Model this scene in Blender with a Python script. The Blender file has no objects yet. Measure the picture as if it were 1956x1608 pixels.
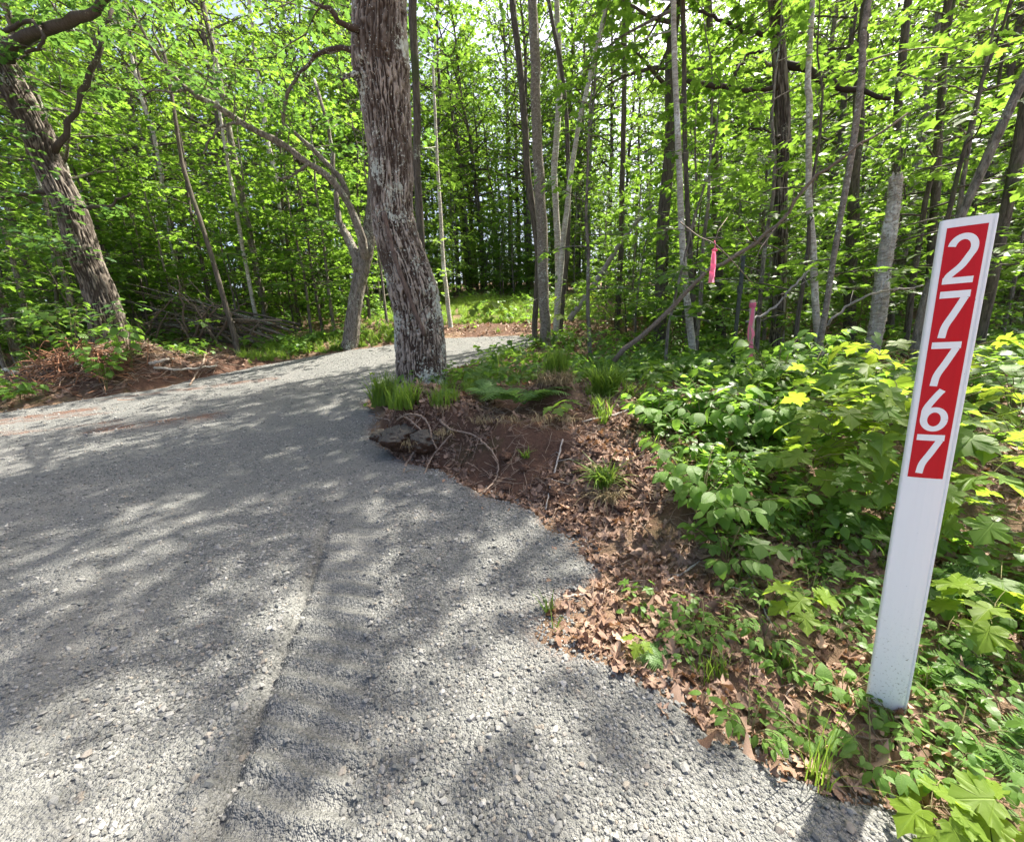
import bpy, math, random
import numpy as np
from mathutils import Matrix, Vector

# ------------------------------------------------------------------ camera, sky, sun, exposure
SC = bpy.context.scene
COL = SC.collection
EYE = 1.10
PITCH, ROLL, FPX = math.radians(13.0), math.radians(2.5), 750.0
CX, CY = 978.0, 804.0
_F = np.array([0, math.cos(PITCH), -math.sin(PITCH)])
_R = np.array([1.0, 0, 0])
_U = np.array([0, math.sin(PITCH), math.cos(PITCH)])
_R2 = _R * math.cos(ROLL) - _U * math.sin(ROLL)
_U2 = _U * math.cos(ROLL) + _R * math.sin(ROLL)
CAMP = np.array([0, 0, EYE])

cam_d = bpy.data.cameras.new('camera')
cam = bpy.data.objects.new('camera', cam_d)
COL.objects.link(cam)
cam_d.sensor_width = 36.0
cam_d.lens = 36.0 * FPX / 1956.0
cam_d.clip_start = 0.02
cam_d.clip_end = 2000
m = Matrix.Identity(4)
for i in range(3):
    m[i][0], m[i][1], m[i][2], m[i][3] = _R2[i], _U2[i], -_F[i], CAMP[i]
cam.matrix_world = m
SC.camera = cam

SUN_AZ, SUN_EL = math.radians(52), math.radians(57)      # azimuth from +Y towards +X
world = bpy.data.worlds.new('World')
SC.world = world
world.use_nodes = True
wn = world.node_tree
sky = wn.nodes.new('ShaderNodeTexSky')
sky.sky_type = 'NISHITA'
sky.sun_disc = False
sky.sun_elevation = SUN_EL
sky.sun_rotation = SUN_AZ
sky.air_density = 0.7
sky.dust_density = 5.0
sky.ozone_density = 0.4
bg = wn.nodes['Background']
bg.inputs['Strength'].default_value = 0.12
wn.links.new(sky.outputs['Color'], bg.inputs['Color'])

sun_d = bpy.data.lights.new('sun', 'SUN')
sun_d.energy = 5.0
sun_d.angle = math.radians(0.55)
sun_d.color = (1.0, 0.93, 0.82)
sun = bpy.data.objects.new('sun', sun_d)
COL.objects.link(sun)
SUNV = np.array([math.sin(SUN_AZ) * math.cos(SUN_EL), math.cos(SUN_AZ) * math.cos(SUN_EL), math.sin(SUN_EL)])
sun.rotation_euler = Vector(SUNV).to_track_quat('Z', 'Y').to_euler()

vs = SC.view_settings
vs.view_transform = 'Standard'
vs.look = 'None'
vs.gamma = 1.0
vs.exposure = 1.88
vs.use_curve_mapping = False
SC.cycles.max_bounces = 6
SC.cycles.diffuse_bounces = 3
SC.cycles.use_adaptive_sampling = True
SC.cycles.adaptive_threshold = 0.02
SC.cycles.glossy_bounces = 2
SC.cycles.transmission_bounces = 4
SC.cycles.use_denoising = True

RNG = np.random.default_rng(7)
random.seed(7)

# ------------------------------------------------------------------ small maths
def ray(px, py):
    return _F + (px - CX) / FPX * _R2 + (CY - py) / FPX * _U2

def P(px, py, Y):
    d = ray(px, py)
    return CAMP + d * (Y / d[1])

def W(wpx, pt):
    """real width of a round thing that spans wpx pixels at pt"""
    v = pt - CAMP
    dep = v.dot(_F)
    return wpx * dep / FPX * dep / math.hypot(dep, v.dot(_R2))

def sstep(a, b, x):
    t = np.clip((x - a) / (b - a), 0, 1)
    return t * t * (3 - 2 * t)

def _h(ix, iy, iz, s):
    n = (ix.astype(np.int64) * 374761393 + iy.astype(np.int64) * 668265263 + iz.astype(np.int64) * 1274126177 + s * 974634777) & 0xFFFFFFFF
    n = ((n ^ (n >> 13)) * 1274126177) & 0xFFFFFFFF
    n = ((n ^ (n >> 16)) * 2246822519) & 0xFFFFFFFF
    return ((n ^ (n >> 15)) & 0xFFFFFF) / float(0xFFFFFF)

def vn(x, y, z=0.0, s=0):
    x, y, z = np.broadcast_arrays(np.asarray(x, float), np.asarray(y, float), np.asarray(z, float))
    ix, iy, iz = np.floor(x), np.floor(y), np.floor(z)
    fx, fy, fz = x - ix, y - iy, z - iz
    fx, fy, fz = [q * q * (3 - 2 * q) for q in (fx, fy, fz)]
    r = 0
    for dx in (0, 1):
        wx = fx if dx else 1 - fx
        for dy in (0, 1):
            wy = fy if dy else 1 - fy
            for dz in (0, 1):
                wz = fz if dz else 1 - fz
                r = r + wx * wy * wz * _h(ix + dx, iy + dy, iz + dz, s)
    return r * 2 - 1

def fbm(x, y, z=0.0, o=4, s=0):
    a, r = 1.0, 0
    for i in range(o):
        r = r + a * vn(np.asarray(x) * 2 ** i, np.asarray(y) * 2 ** i, np.asarray(z) * 2 ** i, s + i)
        a *= 0.5
    return r

def nrm(v):
    v = np.asarray(v, float)
    return v / np.maximum(np.linalg.norm(v, axis=-1, keepdims=True), 1e-9)

# ------------------------------------------------------------------ mesh collecting
class Geo:
    def __init__(s):
        s.V, s.T, s.Q, s.A, s.L, s.n = [], [], [], [], [], 0
    def add(s, V, T=None, Q=None, tint=0.5, luv=None):
        V = np.asarray(V, float).reshape(-1, 3)
        s.V.append(V)
        if T is not None and len(T): s.T.append(np.asarray(T, np.int64).reshape(-1, 3) + s.n)
        if Q is not None and len(Q): s.Q.append(np.asarray(Q, np.int64).reshape(-1, 4) + s.n)
        s.A.append(np.broadcast_to(np.asarray(tint, float), (len(V),)))
        s.L.append(np.zeros((len(V), 3)) if luv is None else luv)
        s.n += len(V)
        return s
    def tube(s, path, rad, sides=8, cap=True, tint=0.5):
        path = np.asarray(path, float)
        rad = np.broadcast_to(np.asarray(rad, float), (len(path),))
        V, Q = tube_mesh(path, rad, sides)
        T = []
        if cap:
            n = len(path)
            V = np.vstack([V, path[0], path[-1]])
            k = n * sides
            for i in range(sides):
                j = (i + 1) % sides
                T.append((k, j, i)); T.append((k + 1, (n - 1) * sides + i, (n - 1) * sides + j))
        return s.add(V, T, Q, tint)
    def box(s, c, half, ax=None):
        c = np.asarray(c, float)
        ax = np.eye(3) if ax is None else np.asarray(ax)
        V = [c + sx * half[0] * ax[0] + sy * half[1] * ax[1] + sz * half[2] * ax[2] for sx in (-1, 1) for sy in (-1, 1) for sz in (-1, 1)]
        return s.add(V, None, [(0, 1, 3, 2), (4, 6, 7, 5), (0, 4, 5, 1), (2, 3, 7, 6), (0, 2, 6, 4), (1, 5, 7, 3)])
    def leaves(s, tm, pos, ydir, up, size, tint, droop=None):
        """many copies of a leaf template: tm = (V, T); y axis along ydir, z axis towards up"""
        V, T = tm[0], tm[1]
        Y = nrm(ydir)
        X = nrm(np.cross(Y, up))
        Z = np.cross(X, Y)
        N, k = len(pos), len(V)
        sz = np.broadcast_to(np.asarray(size, float), (N,))
        VV = pos[:, None, :] + sz[:, None, None] * (V[None, :, 0:1] * X[:, None, :] + V[None, :, 1:2] * Y[:, None, :] + V[None, :, 2:3] * Z[:, None, :])
        TT = T[None] + (np.arange(N) * k)[:, None, None]
        luv = np.broadcast_to(V[None], (N, k, 3)).reshape(-1, 3)
        return s.add(VV.reshape(-1, 3), TT.reshape(-1, 3), None, np.repeat(np.broadcast_to(tint, (N,)), k), luv)
    def merge(s, o):
        for V, A, L in zip(o.V, o.A, o.L): s.V.append(V); s.A.append(A * .8); s.L.append(L)
        s.T += [t + s.n for t in o.T]; s.Q += [q + s.n for q in o.Q]
        s.n += o.n
        return s
    def mesh(s, name, mat, smooth=True, luv=False):
        me = bpy.data.meshes.new(name)
        V = np.vstack(s.V) if s.V else np.zeros((0, 3))
        T = np.vstack(s.T) if s.T else np.zeros((0, 3), np.int64)
        Q = np.vstack(s.Q) if s.Q else np.zeros((0, 4), np.int64)
        me.vertices.add(len(V))
        me.vertices.foreach_set('co', V.astype(np.float32).ravel())
        li = np.concatenate([T.ravel(), Q.ravel()]).astype(np.int32)
        me.loops.add(len(li))
        me.loops.foreach_set('vertex_index', li)
        me.polygons.add(len(T) + len(Q))
        st = np.concatenate([np.arange(len(T)) * 3, len(T) * 3 + np.arange(len(Q)) * 4]).astype(np.int32)
        me.polygons.foreach_set('loop_start', st)
        me.polygons.foreach_set('use_smooth', np.full(len(st), smooth))
        a = me.attributes.new('tint', 'FLOAT', 'POINT')
        a.data.foreach_set('value', np.concatenate(s.A).astype(np.float32))
        if luv:
            a = me.attributes.new('luv', 'FLOAT_VECTOR', 'POINT')
            a.data.foreach_set('vector', np.vstack(s.L).astype(np.float32).ravel())
        me.update(calc_edges=True)
        me.validate()
        if mat: me.materials.append(mat)
        return me

def frames(path):
    path = np.asarray(path, float)
    t = np.gradient(path, axis=0)
    t = nrm(t)
    ref = np.array([1.0, 0, 0]) if abs(t[0][0]) < 0.8 else np.array([0, 1.0, 0])
    n = nrm(ref - t[0] * ref.dot(t[0]))
    Ns, Bs = [], []
    for i in range(len(path)):
        n = nrm(n - t[i] * n.dot(t[i]))
        Ns.append(n); Bs.append(np.cross(t[i], n))
    return t, np.array(Ns), np.array(Bs)

def tube_mesh(path, rad, sides):
    t, N, B = frames(path)
    a = np.linspace(0, 2 * math.pi, sides, endpoint=False)
    ring = np.cos(a)[None, :, None] * N[:, None, :] + np.sin(a)[None, :, None] * B[:, None, :]
    V = path[:, None, :] + rad[:, None, None] * ring
    n = len(path)
    i = np.arange(n - 1)[:, None] * sides
    j = np.arange(sides)[None, :]
    k = (np.arange(sides) + 1) % sides
    Q = np.stack([i + j, i + k[None, :], i + sides + k[None, :], i + sides + j], -1).reshape(-1, 4)
    return V.reshape(-1, 3), Q

def smooth_path(pts, n):
    """Catmull-Rom through pts (k, d), n samples"""
    pts = np.asarray(pts, float)
    k = len(pts)
    ext = np.vstack([2 * pts[0] - pts[1], pts, 2 * pts[-1] - pts[-2]])
    u = np.linspace(0, k - 1 - 1e-6, n)
    i = u.astype(int)
    f = (u - i)[:, None]
    p0, p1, p2, p3 = ext[i], ext[i + 1], ext[i + 2], ext[i + 3]
    return 0.5 * (2 * p1 + (p2 - p0) * f + (2 * p0 - 5 * p1 + 4 * p2 - p3) * f ** 2 + (3 * p1 - p0 - 3 * p2 + p3) * f ** 3)

# ------------------------------------------------------------------ scene objects
def obj(name, me, parent=None, loc=None):
    o = bpy.data.objects.new(name, me)
    COL.objects.link(o)
    if parent is not None: o.parent = parent
    if loc is not None: o.location = loc
    return o

def tag(o, label=None, cat=None, group=None, kind=None):
    if label: o['label'] = label
    if cat: o['category'] = cat
    if group: o['group'] = group
    if kind: o['kind'] = kind
    return o

def thing(name, label, cat, loc=(0, 0, 0), group=None, rz=0.0, sc=1.0):
    o = bpy.data.objects.new(name, None)
    COL.objects.link(o)
    o.empty_display_size = 0.1
    o.location = [float(q) for q in loc]
    o.rotation_euler = (0, 0, rz)
    o.scale = (sc, sc, sc)
    return tag(o, label, cat, group)

# ------------------------------------------------------------------ materials
class NT:
    def __init__(s, name):
        s.m = bpy.data.materials.new(name)
        s.m.use_nodes = True
        s.t = s.m.node_tree
        s.t.nodes.clear()
        s.out = s.t.nodes.new('ShaderNodeOutputMaterial')
    def n(s, typ, **kw):
        nd = s.t.nodes.new('ShaderNode' + typ)
        for k, v in kw.items():
            if k.startswith('i_'):
                nm = k[2:]
                sock = nd.inputs[int(nm)] if nm.isdigit() else nd.inputs[nm.replace('_', ' ')]
                s.set(sock, v)
            else: setattr(nd, k, v)
        return nd
    def set(s, sock, v):
        if isinstance(v, bpy.types.NodeSocket): s.t.links.new(v, sock)
        elif isinstance(v, bpy.types.Node): s.t.links.new(v.outputs[0], sock)
        else:
            if isinstance(v, (tuple, list)) and len(v) == 3 and sock.type == 'RGBA': v = (*v, 1)
            sock.default_value = v
    def math(s, op, a, b=0.0, c=0.0, clamp=False):
        nd = s.t.nodes.new('ShaderNodeMath'); nd.operation = op; nd.use_clamp = clamp
        for i, v in enumerate((a, b, c)): s.set(nd.inputs[i], v)
        return nd.outputs[0]
    def mix(s, f, a, b):
        nd = s.t.nodes.new('ShaderNodeMix'); nd.data_type = 'RGBA'
        s.set(nd.inputs[0], f); s.set(nd.inputs[6], a); s.set(nd.inputs[7], b)
        return nd.outputs[2]
    def ramp(s, f, stops):
        nd = s.t.nodes.new('ShaderNodeMapRange')
        nd.interpolation_type = 'SMOOTHSTEP'
        s.set(nd.inputs[0], f); nd.inputs[1].default_value = stops[0]; nd.inputs[2].default_value = stops[1]
        return nd.outputs[0]
    def noise(s, scale, vec=None, detail=4.0, rough=0.55, dist=0.0):
        nd = s.n('TexNoise', i_Scale=scale, i_Detail=detail, i_Roughness=rough, i_Distortion=dist)
        if vec is not None: s.set(nd.inputs['Vector'], vec)
        return nd.outputs[0]
    def pos(s, scale=(1, 1, 1)):
        tc = s.n('TexCoord')
        mp = s.n('Mapping', i_Scale=scale)
        s.set(mp.inputs['Vector'], tc.outputs['Object'])
        return mp.outputs[0]
    def attr(s, name, out='Fac'):
        return s.n('Attribute', attribute_name=name).outputs[out]
    def bump(s, h, strength=0.5, dist=0.01, nrmal=None):
        b = s.n('Bump', i_Strength=strength, i_Distance=dist, i_Height=h)
        if nrmal is not None: s.set(b.inputs['Normal'], nrmal)
        return b.outputs[0]
    def principled(s, col, rough=0.8, normal=None, spec=0.3, **kw):
        b = s.n('BsdfPrincipled', i_Base_Color=col, i_Roughness=rough)
        b.inputs['Specular IOR Level'].default_value = spec
        if normal is not None: s.set(b.inputs['Normal'], normal)
        for k, v in kw.items(): s.set(b.inputs[k.replace('_', ' ')], v)
        return b.outputs[0]
    def done(s, sh):
        s.t.links.new(sh, s.out.inputs['Surface'])
        return s.m

def leaf_mat(name, c1, c2, tr, fac=0.45, rough=0.42, veins=None, spots=False):
    t = NT(name)
    tint = t.attr('tint')
    rnd = t.n('ObjectInfo').outputs['Random']
    f = t.math('ADD', t.math('MULTIPLY', tint, 0.65), t.math('MULTIPLY', rnd, 0.35), clamp=True)
    col = t.mix(f, c1, c2)
    tcol = t.mix(f, tuple(q * 0.8 for q in tr), tuple(min(1, q * 1.2) for q in tr))
    nrmal = None
    if veins:
        luv = t.n('Attribute', attribute_name='luv').outputs['Vector']
        sp = t.n('SeparateXYZ'); t.set(sp.inputs[0], luv)
        x, y = t.math('ABSOLUTE', sp.outputs[0]), sp.outputs[1]
        mid = t.math('SUBTRACT', 1.0, t.ramp(x, (0.004, 0.022)))
        if veins == 'pinnate':
            ph = t.math('FRACT', t.math('MULTIPLY', t.math('SUBTRACT', y, t.math('MULTIPLY', x, 0.75)), 9.0))
            sec = t.math('SUBTRACT', 1.0, t.ramp(t.math('ABSOLUTE', t.math('SUBTRACT', ph, 0.5)), (0.03, 0.14)))
        else:
            an = t.math('ARCTAN2', x, t.math('SUBTRACT', y, 0.06))
            d1 = t.math('ABSOLUTE', t.math('SUBTRACT', an, 0.80))
            d2 = t.math('ABSOLUTE', t.math('SUBTRACT', an, 1.62))
            sec = t.math('SUBTRACT', 1.0, t.ramp(t.math('MINIMUM', d1, d2), (0.012, 0.055)))
        v = t.math('MAXIMUM', mid, t.math('MULTIPLY', sec, 0.6))
        col = t.mix(t.math('MULTIPLY', v, 0.35), col, tuple(min(1, q * 2.0) for q in c2))
        tcol = t.mix(t.math('MULTIPLY', v, 0.5), tcol, tuple(q * 0.45 for q in tr))
        nz = t.noise(6.0, luv, 2.0)
        nrmal = t.bump(t.math('ADD', t.math('MULTIPLY', v, -1.0), t.math('MULTIPLY', nz, 0.6)), 0.35, 0.004)
    pr = t.principled(col, rough, nrmal, 0.27)
    tl = t.n('BsdfTranslucent', i_Color=tcol)
    if nrmal is not None: t.set(tl.inputs['Normal'], nrmal)
    mx = t.n('MixShader', i_0=fac)
    t.t.links.new(pr, mx.inputs[1]); t.t.links.new(tl.outputs[0], mx.inputs[2])
    return t.done(mx.outputs[0])

M = {}
M['maple'] = leaf_mat('maple_leaf', (.056, .122, .024), (.108, .198, .036), (.25, .44, .045), 0.49)
M['maple_near'] = leaf_mat('maple_leaf_veined', (.075, .150, .026), (.14, .23, .04), (.34, .52, .05), 0.52, 0.5, 'palm')
M['maple_young'] = leaf_mat('young_maple_leaf_veined', (.10, .175, .022), (.16, .235, .03), (.36, .50, .045), 0.52, 0.5, 'palm')
M['ovate'] = leaf_mat('ovate_leaf_veined', (.075, .155, .034), (.135, .235, .05), (.28, .50, .06), 0.50, 0.5, 'pinnate')
M['ovate_plain'] = leaf_mat('ovate_leaf', (.062, .135, .030), (.125, .215, .045), (.24, .44, .05), 0.47)
M['oak'] = leaf_mat('oak_leaf', (.035, .090, .024), (.065, .135, .038), (.16, .32, .05), 0.42)
M['aspen'] = leaf_mat('small_leaf', (.060, .115, .025), (.115, .180, .035), (.24, .40, .045), 0.48)
M['fern'] = leaf_mat('fern_leaf', (.09, .18, .05), (.14, .25, .075), (.26, .46, .09), 0.42)
M['grass'] = leaf_mat('grass_blade', (.085, .165, .025), (.16, .25, .04), (.30, .46, .055), 0.42)
M['drygrass'] = leaf_mat('dry_grass_blade', (.20, .15, .08), (.36, .29, .17), (.3, .24, .12), 0.25, 0.7)

def dead_leaf_mat():
    t = NT('fallen_oak_leaf')
    tint = t.attr('tint'); rnd = t.n('ObjectInfo').outputs['Random']
    f = t.math('FRACT', t.math('ADD', tint, rnd))
    col = t.mix(t.math('POWER', f, 1.5), (.10, .055, .038), (.42, .30, .225))
    nz = t.noise(30, t.pos(), 3)
    col = t.mix(t.ramp(nz, (.35, .75)), col, (.27, .17, .11))
    pr = t.principled(col, 0.62, t.bump(nz, .4, .003), .3)
    tl = t.n('BsdfTranslucent', i_Color=(.35, .18, .08))
    mx = t.n('MixShader', i_0=0.18)
    t.t.links.new(pr, mx.inputs[1]); t.t.links.new(tl.outputs[0], mx.inputs[2])
    return t.done(mx.outputs[0])
M['dead'] = dead_leaf_mat()

def bark_mat(name, dark, light, lichen=(.42, .46, .38), lam=(.58, .66), vs_=(9, 9, 1.6), moss=None, bumpd=.02, spotty=None, ridge=False, stain=None, low=0.0):
    t = NT(name)
    p = t.pos(vs_)
    n1 = t.noise(3.0, p, 6, .65, .6)
    n2 = t.noise(14.0, p, 4, .6)
    f = t.math('ADD', t.math('MULTIPLY', n1, .7), t.math('MULTIPLY', n2, .3))
    if ridge:
        f = t.math('ADD', t.math('MULTIPLY', t.attr('tint'), .75), t.math('MULTIPLY', t.math('SUBTRACT', f, .5), .7))
        col = t.mix(t.ramp(f, (.12, .80)), dark, light)
    else:
        col = t.mix(t.ramp(f, (.34, .66)), dark, light)
    pp = t.pos()
    if stain:
        sn = t.noise(2.2, t.pos((1, 1, .6)), 4, .6)
        col = t.mix(t.math('MULTIPLY', t.ramp(sn, (.50, .60)), .75), col, stain)
    if moss:
        mn = t.noise(1.8, pp, 5, .65)
        col = t.mix(t.math('MULTIPLY', t.ramp(mn, (.54, .66)), .8), col, moss)
    ln = t.math('ADD', t.math('MULTIPLY', t.noise(2.4, pp, 3, .6), .62), t.math('MULTIPLY', t.noise(34, pp, 3, .6), .38))
    if low:
        sx_ = t.n('SeparateXYZ'); t.set(sx_.inputs[0], pp)
        ln = t.math('ADD', ln, t.math('MULTIPLY', t.math('SUBTRACT', 1.0, t.ramp(sx_.outputs[2], (.6, 2.0))), low))
    lm = t.ramp(ln, lam)
    col = t.mix(lm, col, lichen)
    if spotty:
        sp = t.ramp(t.noise(45, pp, 2, .5), (.66, .72))
        col = t.mix(sp, col, spotty)
    h = t.math('ADD', f, t.math('MULTIPLY', lm, .15))
    return t.done(t.principled(col, .88, t.bump(h, .9, bumpd), .2))

M['bark_oak'] = bark_mat('oak_bark', (.052, .036, .026), (.34, .29, .235), (.46, .48, .40), (.56, .61), ridge=True, bumpd=.008, spotty=(.5, .53, .46), stain=(.07, .05, .036), low=.045)
M['bark_oak_shaded'] = bark_mat('shaded_oak_bark', (.040, .031, .025), (.23, .20, .165), (.36, .38, .30), (.60, .66), ridge=True, bumpd=.008, stain=(.05, .04, .03))  # oak bark with the left oak's shade put into its darker colour
M['bark_grey'] = bark_mat('grey_bark', (.060, .050, .040), (.29, .26, .22), (.42, .44, .36), (.55, .61), (9, 9, 2.2), bumpd=.03, moss=(.10, .10, .055))
M['bark_dark'] = bark_mat('dark_bark', (.045, .038, .030), (.15, .13, .105), (.30, .33, .25), (.60, .68), (12, 12, 2), moss=(.06, .08, .03), bumpd=.015)
M['bark_pale'] = bark_mat('pale_bark', (.22, .195, .155), (.60, .57, .50), (.68, .68, .62), (.52, .60), (4, 4, 14), bumpd=.016, spotty=(.10, .08, .065))
M['bark_aspen'] = bark_mat('aspen_bark', (.10, .085, .066), (.30, .265, .215), (.48, .50, .43), (.565, .61), (7, 7, 9), bumpd=.02, spotty=(.5, .5, .44))
M['twig'] = bark_mat('twig_bark', (.10, .075, .055), (.27, .22, .17), (.4, .4, .33), (.62, .7), (25, 25, 25), bumpd=.004)
M['root'] = bark_mat('root_bark', (.13, .085, .06), (.34, .27, .21), (.4, .36, .3), (.66, .75), (25, 25, 25), bumpd=.004)
M['stem'] = bark_mat('green_stem', (.10, .09, .04), (.17, .16, .07), (.2, .2, .1), (.75, .85), (30, 30, 30), bumpd=.002)
M['weathered'] = bark_mat('weathered_wood', (.20, .18, .16), (.42, .39, .35), (.45, .45, .4), (.66, .75), (30, 30, 3), bumpd=.004)
M['redroot'] = bark_mat('red_root_bark', (.16, .065, .035), (.36, .20, .12), (.4, .3, .2), (.66, .75), (25, 25, 25), bumpd=.004)

def plain(name, col, rough=.5, spec=.4, var=.08, scale=40, bumpd=0.0, **kw):
    t = NT(name)
    n = t.noise(scale, t.pos(), 4)
    c = t.mix(n, tuple(q * (1 - var) for q in col), tuple(min(1, q * (1 + var)) for q in col))
    return t.done(t.principled(c, rough, t.bump(n, .4, bumpd) if bumpd else None, spec, **kw))

# ------------------------------------------------------------------ terrain
ROAD = np.array([
    (1.35, -6.0), (1.25, -1.0), (1.05, .30), (.88, .61), (.74, .65), (.55, .82), (.44, .95), (.27, 1.11), (.09, 1.24), (.16, 1.42), (.36, 1.57),
    (.31, 1.88), (.05, 2.27), (-.40, 2.63), (-.54, 2.88), (-.99, 3.21), (-1.46, 3.99), (-1.67, 4.81), (-2.0, 5.36), (-1.80, 6.36),
    (-1.15, 6.96), (-.45, 7.88), (.32, 8.8), (.78, 9.42), (.76, 9.84), (.26, 10.41), (-1.52, 10.53), (-2.89, 9.98), (-3.83, 9.55),
    (-4.44, 9.05), (-5.12, 8.6), (-5.35, 8.24), (-5.92, 7.53), (-6.15, 6.85), (-6.68, 6.45), (-7.53, 5.74), (-11, 4.2), (-18, 2.0),
    (-40, -3.0), (-40, -9.0), (-18, -7.0)])

def zb(Y):
    return .011 * np.clip(Y - 1, 0, 8.2) ** 2 + .18 * np.clip(Y - 9.2, 0, 12) + .11 * np.clip(Y - 21.2, 0, 60)

def sdf(x, y):
    """distance to the edge of the gravel, negative on the gravel"""
    x = np.asarray(x, float).ravel(); y = np.asarray(y, float).ravel()
    d2 = np.full(len(x), 1e9); ins = np.zeros(len(x), bool)
    A, B = ROAD, np.roll(ROAD, -1, 0)
    for (ax, ay), (bx, by) in zip(A, B):
        ex, ey = bx - ax, by - ay
        t = np.clip(((x - ax) * ex + (y - ay) * ey) / (ex * ex + ey * ey), 0, 1)
        d2 = np.minimum(d2, (x - ax - t * ex) ** 2 + (y - ay - t * ey) ** 2)
        c = ((ay > y) != (by > y)) & (x < ex * (y - ay) / (ey if abs(ey) > 1e-9 else 1e-9) + ax)
        ins ^= c
    d = np.sqrt(d2)
    return np.where(ins, -d, d)

HB_Y = [-10, 0, .9, 1.5, 2.2, 3, 3.6, 4.5, 5.5, 7, 9, 12, 400]
HB_H = [.0, .0, .0, .08, .25, .38, .41, .32, .20, .12, .06, .05, .05]
MOUNDS = [  # x, y, radius x, radius y, height
    (-7.7, 7.5, 1.5, .75, .45), (-6.9, 7.5, .8, .5, .25), (-5.9, 8.25, .8, .4, .12), (.38, 3.55, .23, .23, .20), (-.75, 3.42, .45, .28, .10),
    (-1.1, 3.62, .36, .26, .20), (-3.6, 11.2, .8, .6, .3)]

def bank_side(x, y):
    """1 on the right-hand side of the drive, 0 on the left-hand side"""
    return sstep(-.6, .6, x + .35 * y - .6 + 2.2 * sstep(6, 10, y) * 0 + np.where(y > 5.8, .55 * (5.8 - y) * 0, 0) + 1.0)

def relief(x, y):
    """ruts and tyre marks in the gravel"""
    r = .010 * fbm(x * .8, y * .8, o=3, s=3) + .006 * fbm(x * 4, y * 4, o=3, s=5)
    # tractor tyre track: the axis runs away from the camera
    ax = -.57 - .235 * (y - .66) - .06 * np.clip(y - 1.2, 0, 3) ** 2 * .6
    lat = (x - ax)
    on = (1 - sstep(.14, .19, np.abs(lat))) * (1 - sstep(2.0, 2.7, y))
    lug = np.sin((y * 1.03 + lat * .25 + .012 * vn(lat * 9, y * 3, s=6)) * 2 * math.pi / .088)
    r = r + on * (.017 * np.clip(lug + .3 * vn(x * 14, y * 14, s=15), -.5, .6) * (.9 + .25 * vn(y * 2.3 + .5, .5, s=16)) - .009)
    r = r - .032 * np.exp(-((lat + .165) / .020) ** 2) * (1 - sstep(1.6, 2.6, y)) + .010 * np.exp(-((lat + .22) / .03) ** 2) * (1 - sstep(1.6, 2.6, y))
    r = r - .010 * np.exp(-((lat - .02) / .014) ** 2) * (1 - sstep(2.2, 2.8, y)) * (.4 + .6 * vn(x * 9, y * 5, s=8))
    # long shallow wheel ruts that follow the drive to the left
    for k, (x0, y0, x1, y1) in enumerate([(-9, 4.0, -3.6, 7.6), (-8, 3.2, -2.9, 6.6), (-7, 2.6, -2.4, 5.6), (-1.2, .2, -3.0, 2.4)]):
        ex, ey = x1 - x0, y1 - y0
        L = math.hypot(ex, ey)
        s_ = ((x - x0) * ex + (y - y0) * ey) / L
        q = ((x - x0) * ey - (y - y0) * ex) / L + .08 * vn(s_ * .7, k, s=11)
        w = sstep(-.6, .6, s_) * (1 - sstep(L - 1, L + 1, s_))
        r = r + w * (-.018 * np.exp(-(q / .12) ** 2) + .012 * np.exp(-((np.abs(q) - .24) / .09) ** 2))
    return r

def gz(x, y, d=None, fine=True):
    """height of the ground (forest floor, or the bed under the gravel)"""
    x = np.asarray(x, float); y = np.asarray(y, float)
    sh = x.shape
    if d is None: d = sdf(x, y).reshape(sh)
    z = zb(y)
    out = np.clip(d, 0, None)
    right = sstep(-.4, .4, (x + 2.6) - np.clip(y - 6, 0, 4) * .55)
    hb = np.interp(y, HB_Y, HB_H)
    w = np.interp(y, [0, 2, 3, 4, 8], [.5, .70, .46, .40, .6])
    ed = out + .05 * vn(x * 5, y * 5, s=21)
    z = z + right * hb * sstep(0, 1, ed / w)
    z = z + (1 - right) * (.05 * sstep(0, .5, out) + .10 * sstep(0, 3, out))
    for mx, my, rx, ry, h in MOUNDS:
        z = z + h * np.exp(-((x - mx) / rx) ** 2 - ((y - my) / ry) ** 2) * sstep(0, .15, out)
    far = sstep(8, 40, np.hypot(x, y))
    z = z + sstep(.05, .5, out) * (.03 * fbm(x * 1.3, y * 1.3, o=3, s=1) + far * .5 * fbm(x * .12, y * .12, o=2, s=2))
    if fine:
        z = z + sstep(0, .2, out) * (.016 * fbm(x * 7, y * 7, o=4, s=9) + .02 * np.abs(vn(x * 11, y * 11, s=19)) * sstep(0, .1, hb - .1))
    return z

def gz1(x, y):
    return float(gz(np.array([x]), np.array([y]))[0])

def hit(px, py, far=40):
    """where the sight line through a point of the photograph meets the ground"""
    d = ray(px, py)
    t = np.concatenate([np.arange(.3, 6, .01), np.arange(6, far, .04)])
    q = CAMP + t[:, None] * d
    below = np.nonzero(q[:, 2] < gz(q[:, 0], q[:, 1]))[0]
    k = below[0] if len(below) else len(t) - 1
    r = q[k].copy(); r[2] = gz1(r[0], r[1])
    return r

def on_ground(x, y, dz=0.0):
    return np.array([x, y, gz1(x, y) + dz])

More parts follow.
